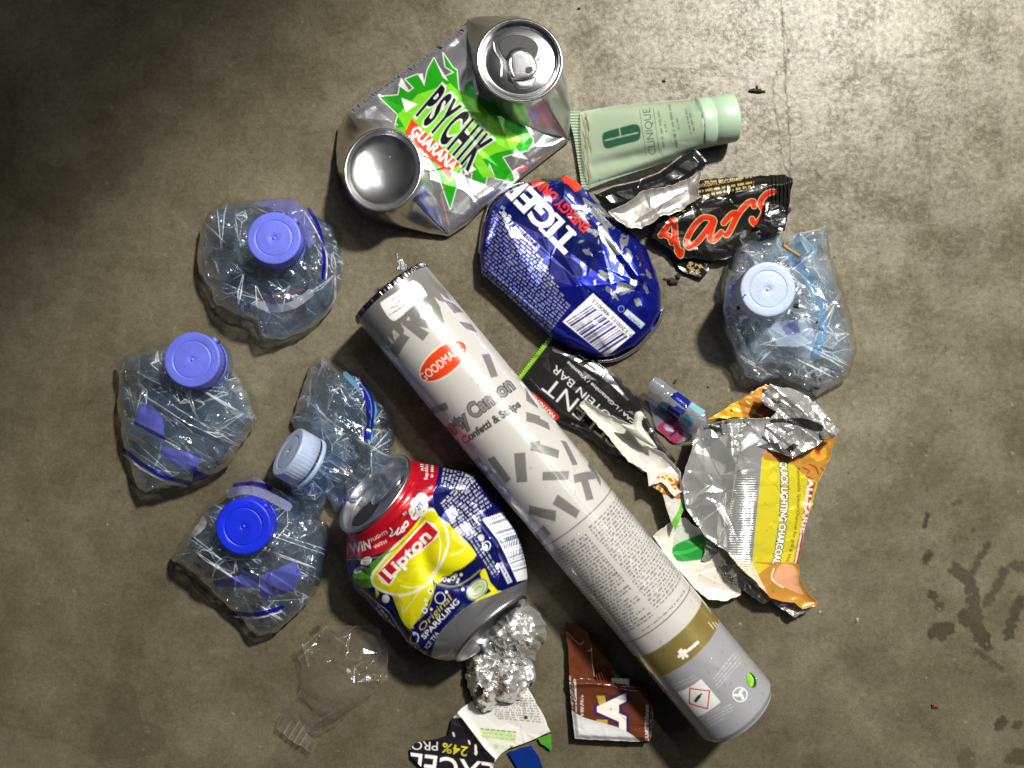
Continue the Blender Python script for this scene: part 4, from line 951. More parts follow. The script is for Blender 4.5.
c3.text('all', *g7((650, 145), (652, 100)), 3, CW, .01); c3.text('Republica', *g7((682, 205), (685, 95)), 3.6, CW, .01); c3.micro(g7((712, 190))[0], g7((715, 95))[0], 3, CW, 8)
c3.line(smooth(g7((690, 262), (705, 270), (712, 250)), 4), .9, CW)
# silver foot
c3.poly(smooth(g((685, 425), (560, 478), (480, 510), (420, 555), (360, 625), (338, 692)), 6) + g((370, 760), (520, 760), (760, 560)), SL)
u3 = np.array([.69, .72]); v3 = np.array([.72, -.69])
ST = [  # centre px, centre z, half width px, half height mm, tilt deg (normal leaning up to the lid side)
 (376, 494, 27, 46.0, 25.0, 25), (377.5, 495.5, 26.8, 47.8, 25.3, 25), (381, 499, 26, 49.5, 25.5, 24), (386, 503, 25, 54, 26.5, 22), (393, 511, 24, 62, 25, 17), (403, 520, 23, 71, 22.5, 12),
 (415.5, 530, 22, 80, 21, 7), (428, 544, 21, 82, 20, 3), (440, 558, 21, 82, 20, 0), (452, 573, 21, 80, 20, -4), (463, 588, 21, 76, 20, -8), (474, 604, 22, 69, 20.5, -14), (482, 616, 23, 62, 20.5, -18), (486, 622, 24, 56, 20, -22), (489, 625.5, 24.5, 50, 19.5, -24), (491, 628, 25, 47, 19, -25)]
def ring3(px, py, z, a, b, tilt, n=720, sc=1.0, off=0.0):
    c = W(px, py, z); e1 = np.array([v3[0], -v3[1], 0]); ax = np.array([-u3[0], u3[1], 0])  # towards the lid
    t = math.radians(tilt); e2 = np.array([0, 0, 1]) * math.cos(t) - ax * math.sin(t); nn = ax * math.cos(t) + np.array([0, 0, 1]) * math.sin(t)
    th = np.linspace(0, 2 * math.pi, n, endpoint=False); ra = a * S * (H - z * .001) / H * sc; rb = b * .001 * sc
    return c + np.outer(ra * np.cos(th), e1) + np.outer(rb * np.sin(th), e2) + nn * off * .001
SA = np.array(ST, float); tt = np.linspace(0, 1, 260) ** 1.0 * (len(ST) - 1)
def interp_st(t):
    i = int(min(max(t, 0), len(ST) - 1.001)); f = t - i; p = [SA[max(i - 1, 0)], SA[i], SA[i + 1], SA[min(i + 2, len(ST) - 1)]]
    return .5 * (2 * p[1] + (p[2] - p[0]) * f + (2 * p[0] - 5 * p[1] + 4 * p[2] - p[3]) * f * f + (3 * p[1] - p[0] - 3 * p[2] + p[3]) * f ** 3)
R3 = []; fd = facets(0, 0, 400, 260, 46, 2.1, 33); fd2 = facets(0, 0, 400, 260, 16, .45, 32)
for k, t in enumerate(tt):
    s_ = interp_st(t); rg = ring3(*s_); x = np.linspace(0, 400, 720, endpoint=False); d = (fd(x, np.full(720, k * 1.0)) + fd2(x, np.full(720, k * 1.0))) * sst(1.5, 5, t) * (1 - sst(10.5, 13, t)) * sst(0, 30, x) * (1 - sst(370, 400, x))
    # long crease dents
    d = d - 2.4 * np.exp(-((x - 95 - 12 * math.sin(t)) / 9) ** 2) * sst(2.5, 6, t) * (1 - sst(9, 12, t)) - 1.8 * np.exp(-((x - 50) / 7) ** 2) * sst(3, 7, t) * (1 - sst(9, 12, t))
    c = rg.mean(0); dr_ = rg - c; rg = rg + dr_ / np.linalg.norm(dr_, axis=1)[:, None] * d[:, None] * .001 * 1.6; rg[:, 2] = np.maximum(rg[:, 2], .0008); R3.append(rg)
rings('printed_body', np.array(R3), CANP, can3, cv=c3)
l3 = ST[0]; lid3 = rings('lid', np.array([ring3(*l3[:5], 25, 240, sc, off) for sc, off in [(1, 0), (1.035, .5), (1.04, 1.4), (1.01, 2.0), (.97, 1.7), (.94, .5), (.92, -3.5), (.90, -4.8), (.86, -5), (.83, -3.6), (.8, -3.2), (.4, -3.1), (.002, -3.1)]]), ALU_DULL, can3)
def on_lid(name, pts, off, mat, th=.3, par=None):
    c = W(l3[0], l3[1], l3[2]); e1 = np.array([v3[0], -v3[1], 0]); ax = np.array([-u3[0], u3[1], 0]); t = math.radians(25)
    e2 = np.array([0, 0, 1]) * math.cos(t) - ax * math.sin(t); nn = ax * math.cos(t) + np.array([0, 0, 1]) * math.sin(t)
    P = np.array(smooth(pts, 6, True)); cen = P.mean(0); v = []
    for s_, o in ((.01, th), (.5, th), (.93, th), (1, th * .6), (1, -.2)): v += [c + .001 * ((cen + (p - cen) * s_)[0] * e1 + (cen + (p - cen) * s_)[1] * e2 + (off + o) * nn) for p in P]
    n_ = len(P); return rings(name, np.array(v).reshape(5, n_, 3), mat, par or lid3)
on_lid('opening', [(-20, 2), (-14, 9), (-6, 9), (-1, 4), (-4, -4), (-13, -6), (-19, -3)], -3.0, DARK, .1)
on_lid('tab', [(-3, 4), (4, 6), (13, 5), (17, 0), (13, -5), (4, -6), (-3, -4), (-5, 0)], -2.6, ALU, 1.0)
ls = ST[-1]; rings('base', np.array([ring3(*ls[:5], -25, 240, sc, -off) for sc, off in [(1, -.3), (.99, 1), (.95, 1.5), (.91, .8), (.86, -2), (.7, -6), (.4, -8), (.002, -9)]])[::-1], ALU_DULL, can3)

# ------------------------------------------------------------------ green cleanser tube
g = zz(560, 80, 5.389)
gt = thing('squeeze_tube', 'pale green translucent cleanser tube with a dark green emblem, above the black chocolate wrapper', 'cosmetic tube', 650, 138)
TG = (*lin(np.array([166, 184, 160]) / 255), 0); cg = Cv(560, 85, 715, 200, TG); DG = (*lin(np.array([38, 92, 66]) / 255), 0)
bo = g((108, 172), (220, 150), (330, 132), (560, 112), (700, 103), (745, 108), (768, 150), (778, 260), (770, 365), (700, 400), (620, 430), (400, 498), (260, 545), (155, 588), (125, 480), (112, 320))
cg.poly(smooth(g((228, 300), (250, 278), (330, 255), (400, 238), (430, 255), (432, 310), (405, 332), (330, 350), (255, 370), (234, 350)), 4, True), DG)
cg.line(g((242, 326), (418, 284)), 1.3, TG); cg.line(g((320, 258), (326, 302)), 1.1, TG)
q = g((518, 400), (484, 152)); cg.text('CLINIQUE', q[0], q[1], 7.4, DG, -.005)
for a, b, w in [((428, 158), (464, 408), .5), ((502, 150), (536, 392), .5)]: cg.line(g(a, b), w, DG)
for i, (a, b, h_) in enumerate([((560, 365), (528, 155), 2.4), ((572, 280), (562, 220), 2.2), ((630, 365), (588, 130), 2.8), ((640, 265), (628, 205), 2.2), ((705, 290), (675, 150), 2.0), ((722, 275), (696, 170), 2.0)]):
    q = g(a, b); cg.micro(q[0], q[1], h_, DG, i, .75)
r_ = random.Random(3)
for k in range(34):
    x = 110 + r_.uniform(-6, 40); y = r_.uniform(170, 480); cg.line(smooth(g((x, y), (x + 12 + r_.uniform(-6, 6), y + 40), (x + 18, y + r_.uniform(60, 110))), 3), r_.uniform(.5, 1.1), (*lin(np.array([112, 92, 50]) / 255), 0), .6)
for x, y in ((110, 345), (212, 540), (105, 215), (135, 208)): cg.blotch(*g((x, y))[0], 1, (.03, .03, .02, 0), x)
m, nt, p, o = newmat('green_translucent_plastic'); a_ = node(nt, 'ShaderNodeVertexColor'); a_.layer_name = 'Col'; nt.links.new(a_.outputs['Color'], p.inputs['Base Color'])
p.inputs['Roughness'].default_value = .18; p.inputs['Subsurface Weight'].default_value = .35; p.inputs['Subsurface Scale'].default_value = .004; p.inputs['Coat Weight'].default_value = .3; p.inputs['Alpha'].default_value = .66; bumpy(nt, p, 90, .25, .0008); TUBEM = m
f1, f2 = facets(*bbox(bo, 8), 34, .9, 5), facets(*bbox(bo, 8), 13, .22, 6)
def Tl(X, Y): return np.clip(((X - 574) * .985 + (Y - 145) * -.17) / 130, 0, 1)
def hwid(X, Y): return 39 - 14 * Tl(X, Y)
def lat(X, Y):
    ax0, ay0, ax1, ay1 = 569, 150, 704, 123; ux, uy = (ax1 - ax0) / 137.7, (ay1 - ay0) / 137.7
    w_ = np.abs((X - ax0) * -uy + (Y - ay0) * ux) / (hwid(X, Y) * .99); return np.sqrt(np.clip(1 - w_ ** 2, 0, 1))
def gtop(X, Y, d):
    t = Tl(X, Y); T = 1.0 + 11.9 * t ** .8; zc = 3 + 10.0 * t; pr = lat(X, Y)
    dent = 2.6 * np.exp(-(((X - 628) * .22 + (Y - 158) * .97) / 6) ** 2) * np.exp(-((X - 630) / 42) ** 2)
    return zc + T * pr - dent * sst(0, 10, d) + (f1(X, Y) + f2(X, Y)) * sst(0, 8, d) * (1 - sst(.8, 1, t))
def gbot(X, Y, d):
    t = Tl(X, Y); T = 1.0 + 11.9 * t ** .8; zc = 3 + 10.0 * t; pr = lat(X, Y); return zc - T * pr * .95
blob('tube_body', bo, gtop, gbot, TUBEM, gt, cg, step=.55)
cr = g((30, 168), (70, 163), (108, 172), (112, 320), (125, 480), (155, 588), (118, 580), (95, 450), (72, 300), (52, 235), (60, 330), (42, 240))
sheet('crimped_end', g((48, 166), (108, 172), (114, 320), (127, 480), (157, 588), (118, 582), (98, 450), (74, 300), (55, 235)), lambda X, Y, d: 3.2 + .35 * np.sin((Y) * 2.2), TUBEM, gt, col=TG, step=.5, thick=1.2)
c0, c1_ = W(700, 123.5, 13.2), W(735, 117.5, 13.2); ax_ = c1_ - c0; ax_ = ax_ / np.linalg.norm(ax_); Lc = np.linalg.norm(c1_ - c0) * 1000
CAPG = plain('green_flip_cap_plastic', (.34, .47, .35), .3, 0, .1, 300, .06, sss=.2, coat=.2)
gc = rings('flip_cap', lathe(c0, ax_, [(10.5, -5), (11.6, -1.5), (12.9, -.9), (13.1, 0), (13.0, 5.6), (12.7, 6.0), (12.7, 6.5), (13.0, 6.9), (12.6, Lc - 1.5), (12.2, Lc - .4), (11.3, Lc), (9, Lc - .1), (8.6, Lc - .5), (.01, Lc - .5)], 90, (0, 0, 1)), CAPG, gt)
sheet('cap_dirt', jag(g((765, 165), (785, 180), (780, 215), (795, 232), (780, 250), (765, 235)), .6, 2, 2), lambda X, Y, d: 25.6 + 0 * X, DARK, gt, step=.4, thick=.2)

# ------------------------------------------------------------------ film wrappers
WRAP = printed('glossy_wrapper_film', .22, bump=.35, bscale=160, coat=.25, dist=.0006)
PAPW = printed('satin_wrapper_film', .36, bump=.3, bscale=180, coat=0, dist=.0005)
def fold(outline, z0, amp, seed, cell=22, ang=0, extra=None):
    bb = bbox(outline, 8); a, b, c = facets(*bb, cell, amp, seed), facets(*bb, cell * .45, amp * .35, seed + 1), facets(*bb, cell * .6, amp * .6, seed + 2, ang, 4)
    def f(X, Y, d):
        z = z0 + a(X, Y) + b(X, Y) + c(X, Y)
        if extra is not None: z = z + extra(X, Y, d)
        return z
    return f
# torn strip, black outside and silver inside
g = zz(590, 140, 4.876)
st_ = thing('torn_strip', 'torn black wrapper strip showing its silver inside, between the green tube and the blue can', 'wrapper scrap', 655, 190)
KB = (.010, .010, .011, .1); cs = Cv(585, 135, 720, 235, KB)
cs.line(g((445, 78), (340, 156), (230, 200), (110, 226), (30, 262)), 1.1, (.45, .42, .38, .3), .8); cs.micro(g((520, 55))[0], g((566, 100))[0], 2, (.3, .3, .3, .2), 2)
bk = jag(g((510, 38), (440, 78), (340, 153), (230, 198), (110, 224), (18, 264), (60, 315), (90, 350), (185, 330), (330, 270), (480, 200), (548, 155), (572, 104)), .7, 3, 4)
sheet('black_face', bk, fold(bk, 11, 1.0, 71, 26, 20, lambda X, Y, d: 5 * np.clip((X - 590) / 110, 0, 1) + 2 * sst(0, 8, d)), WRAP, st_, cs, step=.5, thick=.15)
sv = jag(g((88, 348), (190, 300), (240, 258), (300, 238), (400, 222), (480, 188), (543, 148), (530, 215), (532, 280), (490, 308), (440, 345), (340, 372), (290, 412), (250, 432), (180, 425), (130, 390)), 1.0, 5, 4)
cs2 = Cv(600, 165, 705, 232, (.42, .40, .38, .55))
for k in range(26): cs2.blotch(r_.uniform(625, 690), r_.uniform(180, 225), r_.uniform(.6, 2), (.03, .025, .02, .1), k, .8, .5, r_.uniform(0, 90))
cs2.line(smooth(g((330, 350), (350, 315), (400, 285), (430, 262)), 4), 1.2, (.04, .03, .03, .2))
sheet('silver_face', sv, fold(sv, 15, 1.5, 74, 22, -30, lambda X, Y, d: 3.0 * np.exp(-d / 4)), PAPW, st_, cs2, step=.5, thick=.12)

# black chocolate wrapper with red script
mw = thing('chocolate_wrapper', 'black chocolate bar wrapper with red script lettering, beside the hazy bottle', 'wrapper', 725, 225)
cm = Cv(640, 165, 800, 295, (.012, .011, .010, .15)); GO = hexc(200, 180, 120, .3); RM = hexc(205, 45, 22, .1); CRM = hexc(228, 200, 140, .1)
q = g((525, 232), (740, 195)); cm.text('CHOCOLATE  MILK CARAMEL', q[0], q[1], 3.0, GO, .01); q = g((528, 252), (800, 205)); cm.micro(q[0], q[1], 2.4, GO, 3); q = g((528, 278), (800, 222)); cm.micro(q[0], q[1], 2.6, GO, 4); q = g((560, 205), (790, 180)); cm.micro(q[0], q[1], 2, GO, 5)
LET = [[(600, 385), (555, 378), (515, 410), (480, 465), (470, 505), (485, 522), (525, 495), (570, 440), (605, 392), (592, 440), (585, 480), (605, 488), (640, 450)],
       [(652, 405), (690, 362), (712, 362), (698, 410), (672, 458), (662, 462)], [(690, 425), (725, 360), (765, 312), (795, 300), (800, 322)],
       [(893, 252), (862, 262), (836, 292), (832, 318), (848, 345), (835, 380), (808, 408), (792, 398), (790, 385)],
       [(345, 465), (372, 430), (400, 392), (412, 400), (415, 470), (430, 540)], [(352, 460), (385, 470), (400, 500)], [(425, 540), (440, 565), (446, 540)]]
for pts in LET: cm.line(smooth(g(*pts), 6), 6.4, CRM)
for pts in LET: cm.line(smooth(g(*pts), 6), 5.3, (.03, .01, .01, 0))
for pts in LET: cm.line(smooth(g(*pts), 6), 4.3, RM)
for k in range(22): x, y = r_.uniform(330, 470), r_.uniform(390, 560); cm.blotch(*g((x, y))[0], r_.uniform(.5, 1.6), (.01, .01, .01, .1), k)
mo = g((530, 196), (650, 184), (800, 178), (880, 170), (950, 168), (992, 195), (978, 260), (968, 330), (952, 440), (880, 452), (830, 480), (700, 570), (600, 592), (500, 574), (440, 582), (400, 540), (360, 512), (300, 480), (320, 420), (380, 370), (450, 320), (500, 290))
mo = jag(mo, .8, 9, 3)
sheet('film', mo, fold(mo, 7, 1.6, 81, 24, -15, lambda X, Y, d: 3.5 * np.exp(-(((X - 600) * .25 + (Y - 232) * .97) / 14) ** 2) + 2.0 * sst(0, 10, d) + np.where(X > 768, .6 * np.sin((X - 768) * 1.6), 0)), WRAP, mw, cm, step=.45, thick=.15)
fr_ = jag(g((410, 590), (470, 575), (600, 578), (575, 640), (545, 678), (470, 652), (430, 622)), .8, 4, 3)
cf = Cv(670, 252, 716, 284, (.012, .011, .010, .15))
for k, (x, y) in enumerate([(488, 600), (512, 606), (535, 615), (495, 630), (520, 640), (478, 615)]): cf.text('BARSEO'[k], *g((x, y + 12), (x + 16, y + 6)), 3.5, GO, .03)
sheet('torn_end', fr_, fold(fr_, 3, .8, 84, 14), WRAP, mw, cf, step=.45, thick=.15)
sheet('end_flap', jag(g((858, 300), (970, 330), (950, 442), (880, 452), (800, 420), (850, 370)), .7, 8, 3), fold(mo, 12.5, 1.2, 87, 12, 10), WRAP, mw, col=(.012, .011, .012, .15), step=.45, thick=.15)

# protein bar wrapper
g = zz(500, 330, 3.659); g4 = zz(510, 340, 7.682)
pb = thing('protein_bar_wrapper', 'torn black protein bar wrapper with green serrated edge, under the blue can', 'wrapper', 600, 420)
cp = Cv(510, 330, 700, 540, (.014, .013, .014, .1)); TW = (.62, .62, .60, .1)
gr = g((60, 182), (180, 27)); cp.line(gr, 7, (*lin(np.array([118, 172, 40]) / 255), .1))
q = g4((0, 0)); p1 = np.array(g4((318, 280))[0]); dr = np.array((.775, .632)); p0 = p1 + dr * 132
cp.text('EXCELENT', p0, p1, 16.5, TW, -.004); 
cp.text('PROTEIN BAR', g((318, 336))[0], g((196, 130))[0], 7.4, TW, -.004) if False else cp.text('PROTEIN BAR', (624, 426), (556, 364.5), 7.6, TW, -.006)
q = g((492, 328), (252, 116)); cp.text('BCAA / L-Glutamine / Vitamins', (638, 424), (568.5, 361), 3.4, TW, .012)
cp.poly(smooth(g4((150, 438), (152, 408), (182, 404), (280, 490), (372, 582), (368, 606), (340, 618), (318, 610), (230, 525)), 3, True), hexc(200, 50, 40, 0))
q = g4((348, 578), (172, 412)); cp.text('NUTREND', (q[0][0], q[0][1]), (q[1][0], q[1][1]), 3.6, (.85, .7, .65, 0), .03)
q = g4((520, 640), (480, 640)); cp.micro(g4((620, 700))[0], g4((470, 640))[0], 1.8, (.3, .3, .3, 0), 3)
po = g((180, 25), (250, 58), (340, 108), (430, 168), (500, 240), (530, 310), (580, 400), (645, 480), (560, 550), (540, 545), (470, 492), (380, 442), (290, 374), (200, 330), (110, 236), (60, 180))
n_ = 22; ed = []
for k in range(n_ * 2): t = k / (n_ * 2); a = np.array(po[-1]) * (1 - t) + np.array(po[0]) * t; ed.append(tuple(a + (np.array((-1.1, -.9)) if k % 2 else np.array((.5, .4)))))
po2 = po[1:] + ed
sheet('film', po2, fold(po, 3.2, 1.1, 91, 26, 40, lambda X, Y, d: 2.0 * sst(0, 12, d)), WRAP, pb, cp, step=.5, thick=.15)
WP = (.50, .49, .45, 0); cw = Cv(570, 390, 700, 545, WP)
for k in range(26): cw.blotch(r_.uniform(580, 690), r_.uniform(400, 540), r_.uniform(.4, 1.1), (.10, .09, .07, 0), k, .7)
w1 = g((290, 275), (310, 254), (360, 288), (430, 326), (485, 345), (520, 352), (575, 432), (540, 428), (600, 452), (660, 520), (668, 590), (640, 610), (590, 555), (545, 572), (538, 520), (470, 482), (400, 392), (340, 330))
w1 = jag(w1, .7, 5, 4)
sheet('white_inner_flap', w1, fold(w1, 10, 1.2, 95, 20, 40, lambda X, Y, d: 3.5 * np.exp(-d / 3.5)), PAPW, pb, cw, step=.5, thick=.15)
w2 = smooth(g((484, 345), (492, 305), (515, 297), (528, 315), (520, 352), (575, 430), (510, 400), (440, 345)), 3, True)
sheet('raised_tear', w2, lambda X, Y, d: 17 + 2.5 * (1 - np.exp(-d / 3)), PAPW, pb, col=(.5, .49, .45, 0), step=.5, thick=.15)
# caramel nut print on the tail
g6 = zz(640, 440, 4.267); ct = Cv(640, 460, 705, 545, WP)
ct.poly(smooth(g6((64, 172), (95, 150), (130, 155), (165, 180), (182, 215), (170, 252), (140, 245), (110, 235), (70, 225)), 5, True), hexc(170, 95, 45)); 
for k, (x, y, rx_, a) in enumerate([(82, 180, 4.2, 20), (100, 165, 4, 60), (85, 205, 4.5, 100), (110, 190, 4, 10), (130, 170, 4, 40), (125, 215, 4, 80), (150, 210, 3, 60)]):
    ct.ring(*g6((x, y))[0], rx_, rx_ * .6, a, 1.7, hexc(225, 195, 120)); ct.ring(*g6((x, y))[0], rx_ * .5, rx_ * .3, a, .9, hexc(140, 95, 40))
ct.poly(g6((192, 238), (185, 300), (152, 388), (134, 352), (165, 300), (178, 250)), (*lin(np.array([95, 165, 45]) / 255), 0))
w3 = jag(g6((35, 185), (70, 150), (130, 110), (180, 170), (192, 238), (185, 300), (152, 388), (132, 350), (115, 300), (95, 228)), .4, 6, 4)
sheet('printed_tail', w3, fold(w3, 11, .8, 97, 16, 60), PAPW, pb, ct, step=.45, thick=.15)

# white and green scrap under the charcoal bag
ws = thing('paper_scrap', 'white wrapper scrap with a green patch, poking out from under the silver bag', 'wrapper scrap', 700, 560)
cq = Cv(640, 510, 750, 610, (.58, .56, .50, 0)); GP = (*lin(np.array([30, 135, 50]) / 255), 0)
cq.poly(g6((148, 388), (220, 345), (280, 400), (138, 455)), (.42, .47, .40, 0)); cq.poly(smooth(g6((138, 460), (200, 425), (275, 400), (292, 430), (265, 502), (230, 514), (160, 516)), 3, True), GP)
cq.poly(smooth(g6((140, 475), (200, 470), (270, 440), (265, 455), (200, 485), (145, 488)), 3, True), (*lin(np.array([60, 165, 70]) / 255), 0))
for k in range(30): cq.blotch(r_.uniform(650, 740), r_.uniform(530, 600), r_.uniform(.4, 1.4), (.16, .13, .09, 0), k, .7)
wo_ = jag(g6((55, 412), (90, 380), (132, 350), (190, 330), (240, 370), (300, 400), (350, 500), (425, 620), (430, 660), (372, 686), (290, 680), (235, 635), (170, 560), (118, 505)), .8, 8, 4)
sheet('film', wo_, fold(wo_, 4.5, 1.2, 101, 22, 30, lambda X, Y, d: 2.5 * np.exp(-d / 5)), PAPW, ws, cq, step=.5, thick=.15)

# ------------------------------------------------------------------ charcoal bag
g = zz(640, 370, 3.073)
cb = thing('charcoal_bag', 'torn yellow and silver charcoal bag, open and crumpled, right of the protein bar wrapper', 'foil bag', 755, 500)
SF = (.68, .68, .68, .72); YB = hexc(208, 196, 48, .2); OB = hexc(188, 134, 58, .2)
b1 = jag(g((178, 178), (215, 165), (290, 150), (400, 150), (500, 170), (560, 200), (600, 205), (588, 262), (546, 345), (532, 400), (507, 482), (486, 590), (495, 650), (520, 690), (548, 712), (540, 725), (500, 735), (475, 715), (440, 712), (400, 700), (345, 640), (300, 600), (270, 560), (200, 512), (140, 425), (128, 342)), .7, 7, 5)
cc_ = Cv(675, 410, 845, 612, SF)
cc_.poly(g((375, 270), (400, 240), (610, 190), (600, 260), (500, 500), (490, 600), (345, 592)), YB)
cc_.poly(g((380, 250), (450, 262), (530, 220), (612, 190), (588, 262), (546, 345), (500, 320), (470, 290), (380, 275)), OB)
cc_.poly(g((345, 590), (465, 592), (490, 598), (560, 720), (480, 740), (430, 730), (400, 706)), OB); cc_.poly(g((345, 590), (400, 600), (360, 630)), YB)
cc_.poly(g((270, 565), (345, 590), (400, 705), (340, 660), (300, 605)), (.55, .53, .42, .1))
cc_.poly(g((540, 345), (516, 340), (503, 440), (472, 590), (488, 600), (505, 485)), hexc(150, 60, 40)); cc_.line(g((522, 340), (508, 440), (478, 592)), 1.6, (.75, .65, .6, 0)); cc_.line(g((505, 480), (502, 500)), 3, (.03, .02, .02, 0))
q = g((425, 282), (408, 594)); cc_.text('QUICK LIGHTING CHARCOAL', (q[0][0] + 2, q[0][1]), (q[1][0], q[1][1]), 6.4, (.85, .85, .82, 0), .03, out=(.02, .02, .02, 0), outw=.10, bow=.6)
q = g((482, 300), (450, 588)); cc_.text('Removable Special Charcoal for grill & bbq', q[0], q[1], 3.2, (.08, .07, .01, 0), .02, bow=1.4)
q = g((522, 335), (496, 500)); cc_.text('ALLTARIE', (q[0][0] - 1.5, q[0][1]), (q[1][0] - 1, q[1][1]), 5.5, (.85, .8, .75, 0), .03, out=hexc(190, 40, 30), outw=.05)
cc_.ring(*g((548, 255))[0], 7.5, 7.5, 0, 1.0, hexc(190, 170, 40)); cc_.ell(*g((548, 255))[0], 6.8, 6.8, 0, hexc(205, 140, 50)); cc_.blotch(*g((548, 255))[0], 3.6, hexc(180, 60, 40), 4)
for pts in [[(500, 300), (520, 310), (510, 325), (530, 335)], [(520, 290), (540, 300), (548, 320)], [(555, 300), (565, 310)]]: cc_.line(smooth(g(*pts), 4), 1.3, hexc(130, 40, 30))
cc_.blotch(*g((445, 635))[0], 9, (.50, .30, .2, 0), 12, 1, .9); cc_.poly(smooth(g((410, 640), (430, 600), (465, 598), (485, 620), (490, 660), (500, 690), (450, 670), (420, 660)), 4, True), hexc(205, 150, 115)); cc_.line(smooth(g((412, 610), (405, 640), (425, 660), (440, 668)), 4), 1.6, (.6, .58, .5, 0))
for k in range(30): cc_.blotch(*g((r_.uniform(180, 560), r_.uniform(180, 720)))[0], r_.uniform(.4, 1.1), (.05, .04, .03, 0), k, .7)
bb = bbox(b1, 8); h1, h2, h3 = facets(*bb, 24, 2.6, 111), facets(*bb, 9, 1.1, 112), facets(*bb, 14, 1.3, 113, 95, 4)
def bz(X, Y, d):
    seam = (X - 742) + (Y - 520) * .09      # ribbed heat-seal column
    sm = np.exp(-(seam / 11) ** 4) * sst(470, 490, Y)
    ptw = sst(735, 752, X - (Y - 480) * -.07)
    z = 8 + 9 * np.exp(-((X - 745) / 34) ** 2) + 5 * sst(600, 440, Y) + (h1(X, Y) + h2(X, Y) + h3(X, Y)) * (1 - .65 * ptw) * (1 - .75 * sm) + .28 * np.sin(Y * 2.6) * sm
    return z + 2.0 * np.exp(-d / 4)
BAG = printed('foil_bag_film', .20, bump=.3, bscale=140, coat=.1, dist=.0006)
sheet('bag_film', b1, bz, BAG, cb, cc_, step=.5, thick=.15)
tri = jag(g((205, 152), (300, 95), (385, 44), (400, 50), (392, 90), (420, 130), (400, 145), (300, 146)), .8, 5, 4)
cy_ = Cv(700, 380, 780, 425, hexc(188, 132, 55, .25)); cy_.poly(g((205, 155), (300, 90), (318, 148)), hexc(225, 175, 50, .2)); cy_.poly(g((340, 146), (380, 100), (460, 150)), hexc(140, 80, 40, .2))
for k in range(14): cy_.blotch(*g((r_.uniform(240, 390), r_.uniform(60, 140)))[0], r_.uniform(.5, 1.7), (.02, .015, .01, 0), k)
cy_.blotch(*g((380, 62))[0], 3, (.02, .015, .01, 0), 3)
sheet('orange_corner', tri, fold(tri, 11, 1.2, 121, 16), BAG, cb, cy_, step=.5, thick=.15)
rol = jag(g((375, 75), (400, 42), (425, 50), (470, 58), (520, 85), (560, 118), (600, 175), (617, 186), (600, 205), (565, 215), (540, 235), (470, 272), (445, 262), (380, 240), (330, 225), (260, 200), (205, 168), (300, 150), (400, 148), (420, 128), (380, 105)), .9, 13, 4)
rb_ = bbox(rol, 8); k1, k2, k3 = facets(*rb_, 15, 2.6, 131), facets(*rb_, 7, .8, 132), facets(*rb_, 8, 2.0, 133, 38, 6)
cr_ = Cv(700, 380, 845, 465, (.66, .66, .66, .75)); cr_.poly(smooth(g((210, 168), (300, 152), (400, 150), (500, 148), (560, 170), (545, 190), (460, 165), (400, 165), (300, 195), (240, 190)), 3, True), (.05, .048, .045, .5)); cr_.poly(g((430, 255), (470, 225), (490, 232), (450, 268)), (.02, .02, .02, .3))
for k in range(9): a = np.array(g((350 + 7 * k, 190 + 3 * k))[0]); cr_.line([a, a + (28, 22)], .6, (.35, .35, .36, .9))
sheet('folded_top', rol, lambda X, Y, d: 20 + k1(X, Y) + k2(X, Y) + k3(X, Y) + 6 * np.exp(-(((X - 795) * -.62 + (Y - 405) * .78 + 0) / 8) ** 2) * sst(740, 760, X), BAG, cb, cr_, step=.5, thick=.15)
lo = jag(g((190, 585), (205, 520), (240, 540), (290, 580), (345, 640), (400, 700), (470, 715), (545, 712), (520, 738), (478, 762), (440, 738), (400, 706), (378, 720), (340, 692), (300, 672), (262, 640), (238, 600)), 1.0, 17, 3)
sheet('lower_silver_edge', lo, fold(lo, 6.5, 2.2, 141, 13, 40), BAG, cb, col=(.5, .5, .47, .65), step=.5, thick=.15)

# ------------------------------------------------------------------ blue label fragment
g = zz(630, 370, 8.533)
bf = thing('bottle_label_scrap', 'curled clear label scrap with blue bands and a small red patch', 'plastic label', 675, 410)
cl = Cv(640, 372, 712, 448, (.45, .55, .62, .22))
cl.poly(g((372, 195), (420, 180), (525, 270), (480, 340), (340, 230)), (.012, .02, .30, .95)); cl.poly(g((330, 285), (440, 360), (400, 440), (290, 350)), (.015, .03, .33, .95)); cl.poly(g((262, 270), (345, 280), (300, 360), (225, 320)), (.08, .35, .55, .8))
cl.poly(g((470, 370), (560, 420), (500, 490), (430, 440)), (.10, .45, .65, .8)); cl.poly(g((530, 270), (640, 345), (615, 395), (500, 310)), (.30, .62, .70, .8)); cl.poly(g((400, 300), (480, 350), (450, 390), (360, 330)), (.02, .05, .5, .9))
cl.poly(smooth(g((228, 485), (300, 432), (380, 420), (450, 500), (462, 560), (420, 610), (365, 620), (290, 555)), 4, True), (.42, .06, .12, .85)); cl.ell(*g((330, 495))[0], 5.2, 3.6, 25, (.35, .3, .5, .9)); cl.text('life', *g((305, 510), (368, 530)), 2.6, (.8, .75, .8, .95), .02); cl.line(g((345, 560), (400, 520)), 2, (.02, .02, .2, .9))
fo = jag(g((215, 60), (250, 70), (400, 178), (520, 262), (645, 345), (655, 470), (590, 492), (540, 560), (440, 622), (370, 622), (230, 510), (200, 420), (150, 250), (165, 112)), .4, 5, 4)
fo_a = facets(*bbox(fo, 8), 9, .7, 151)
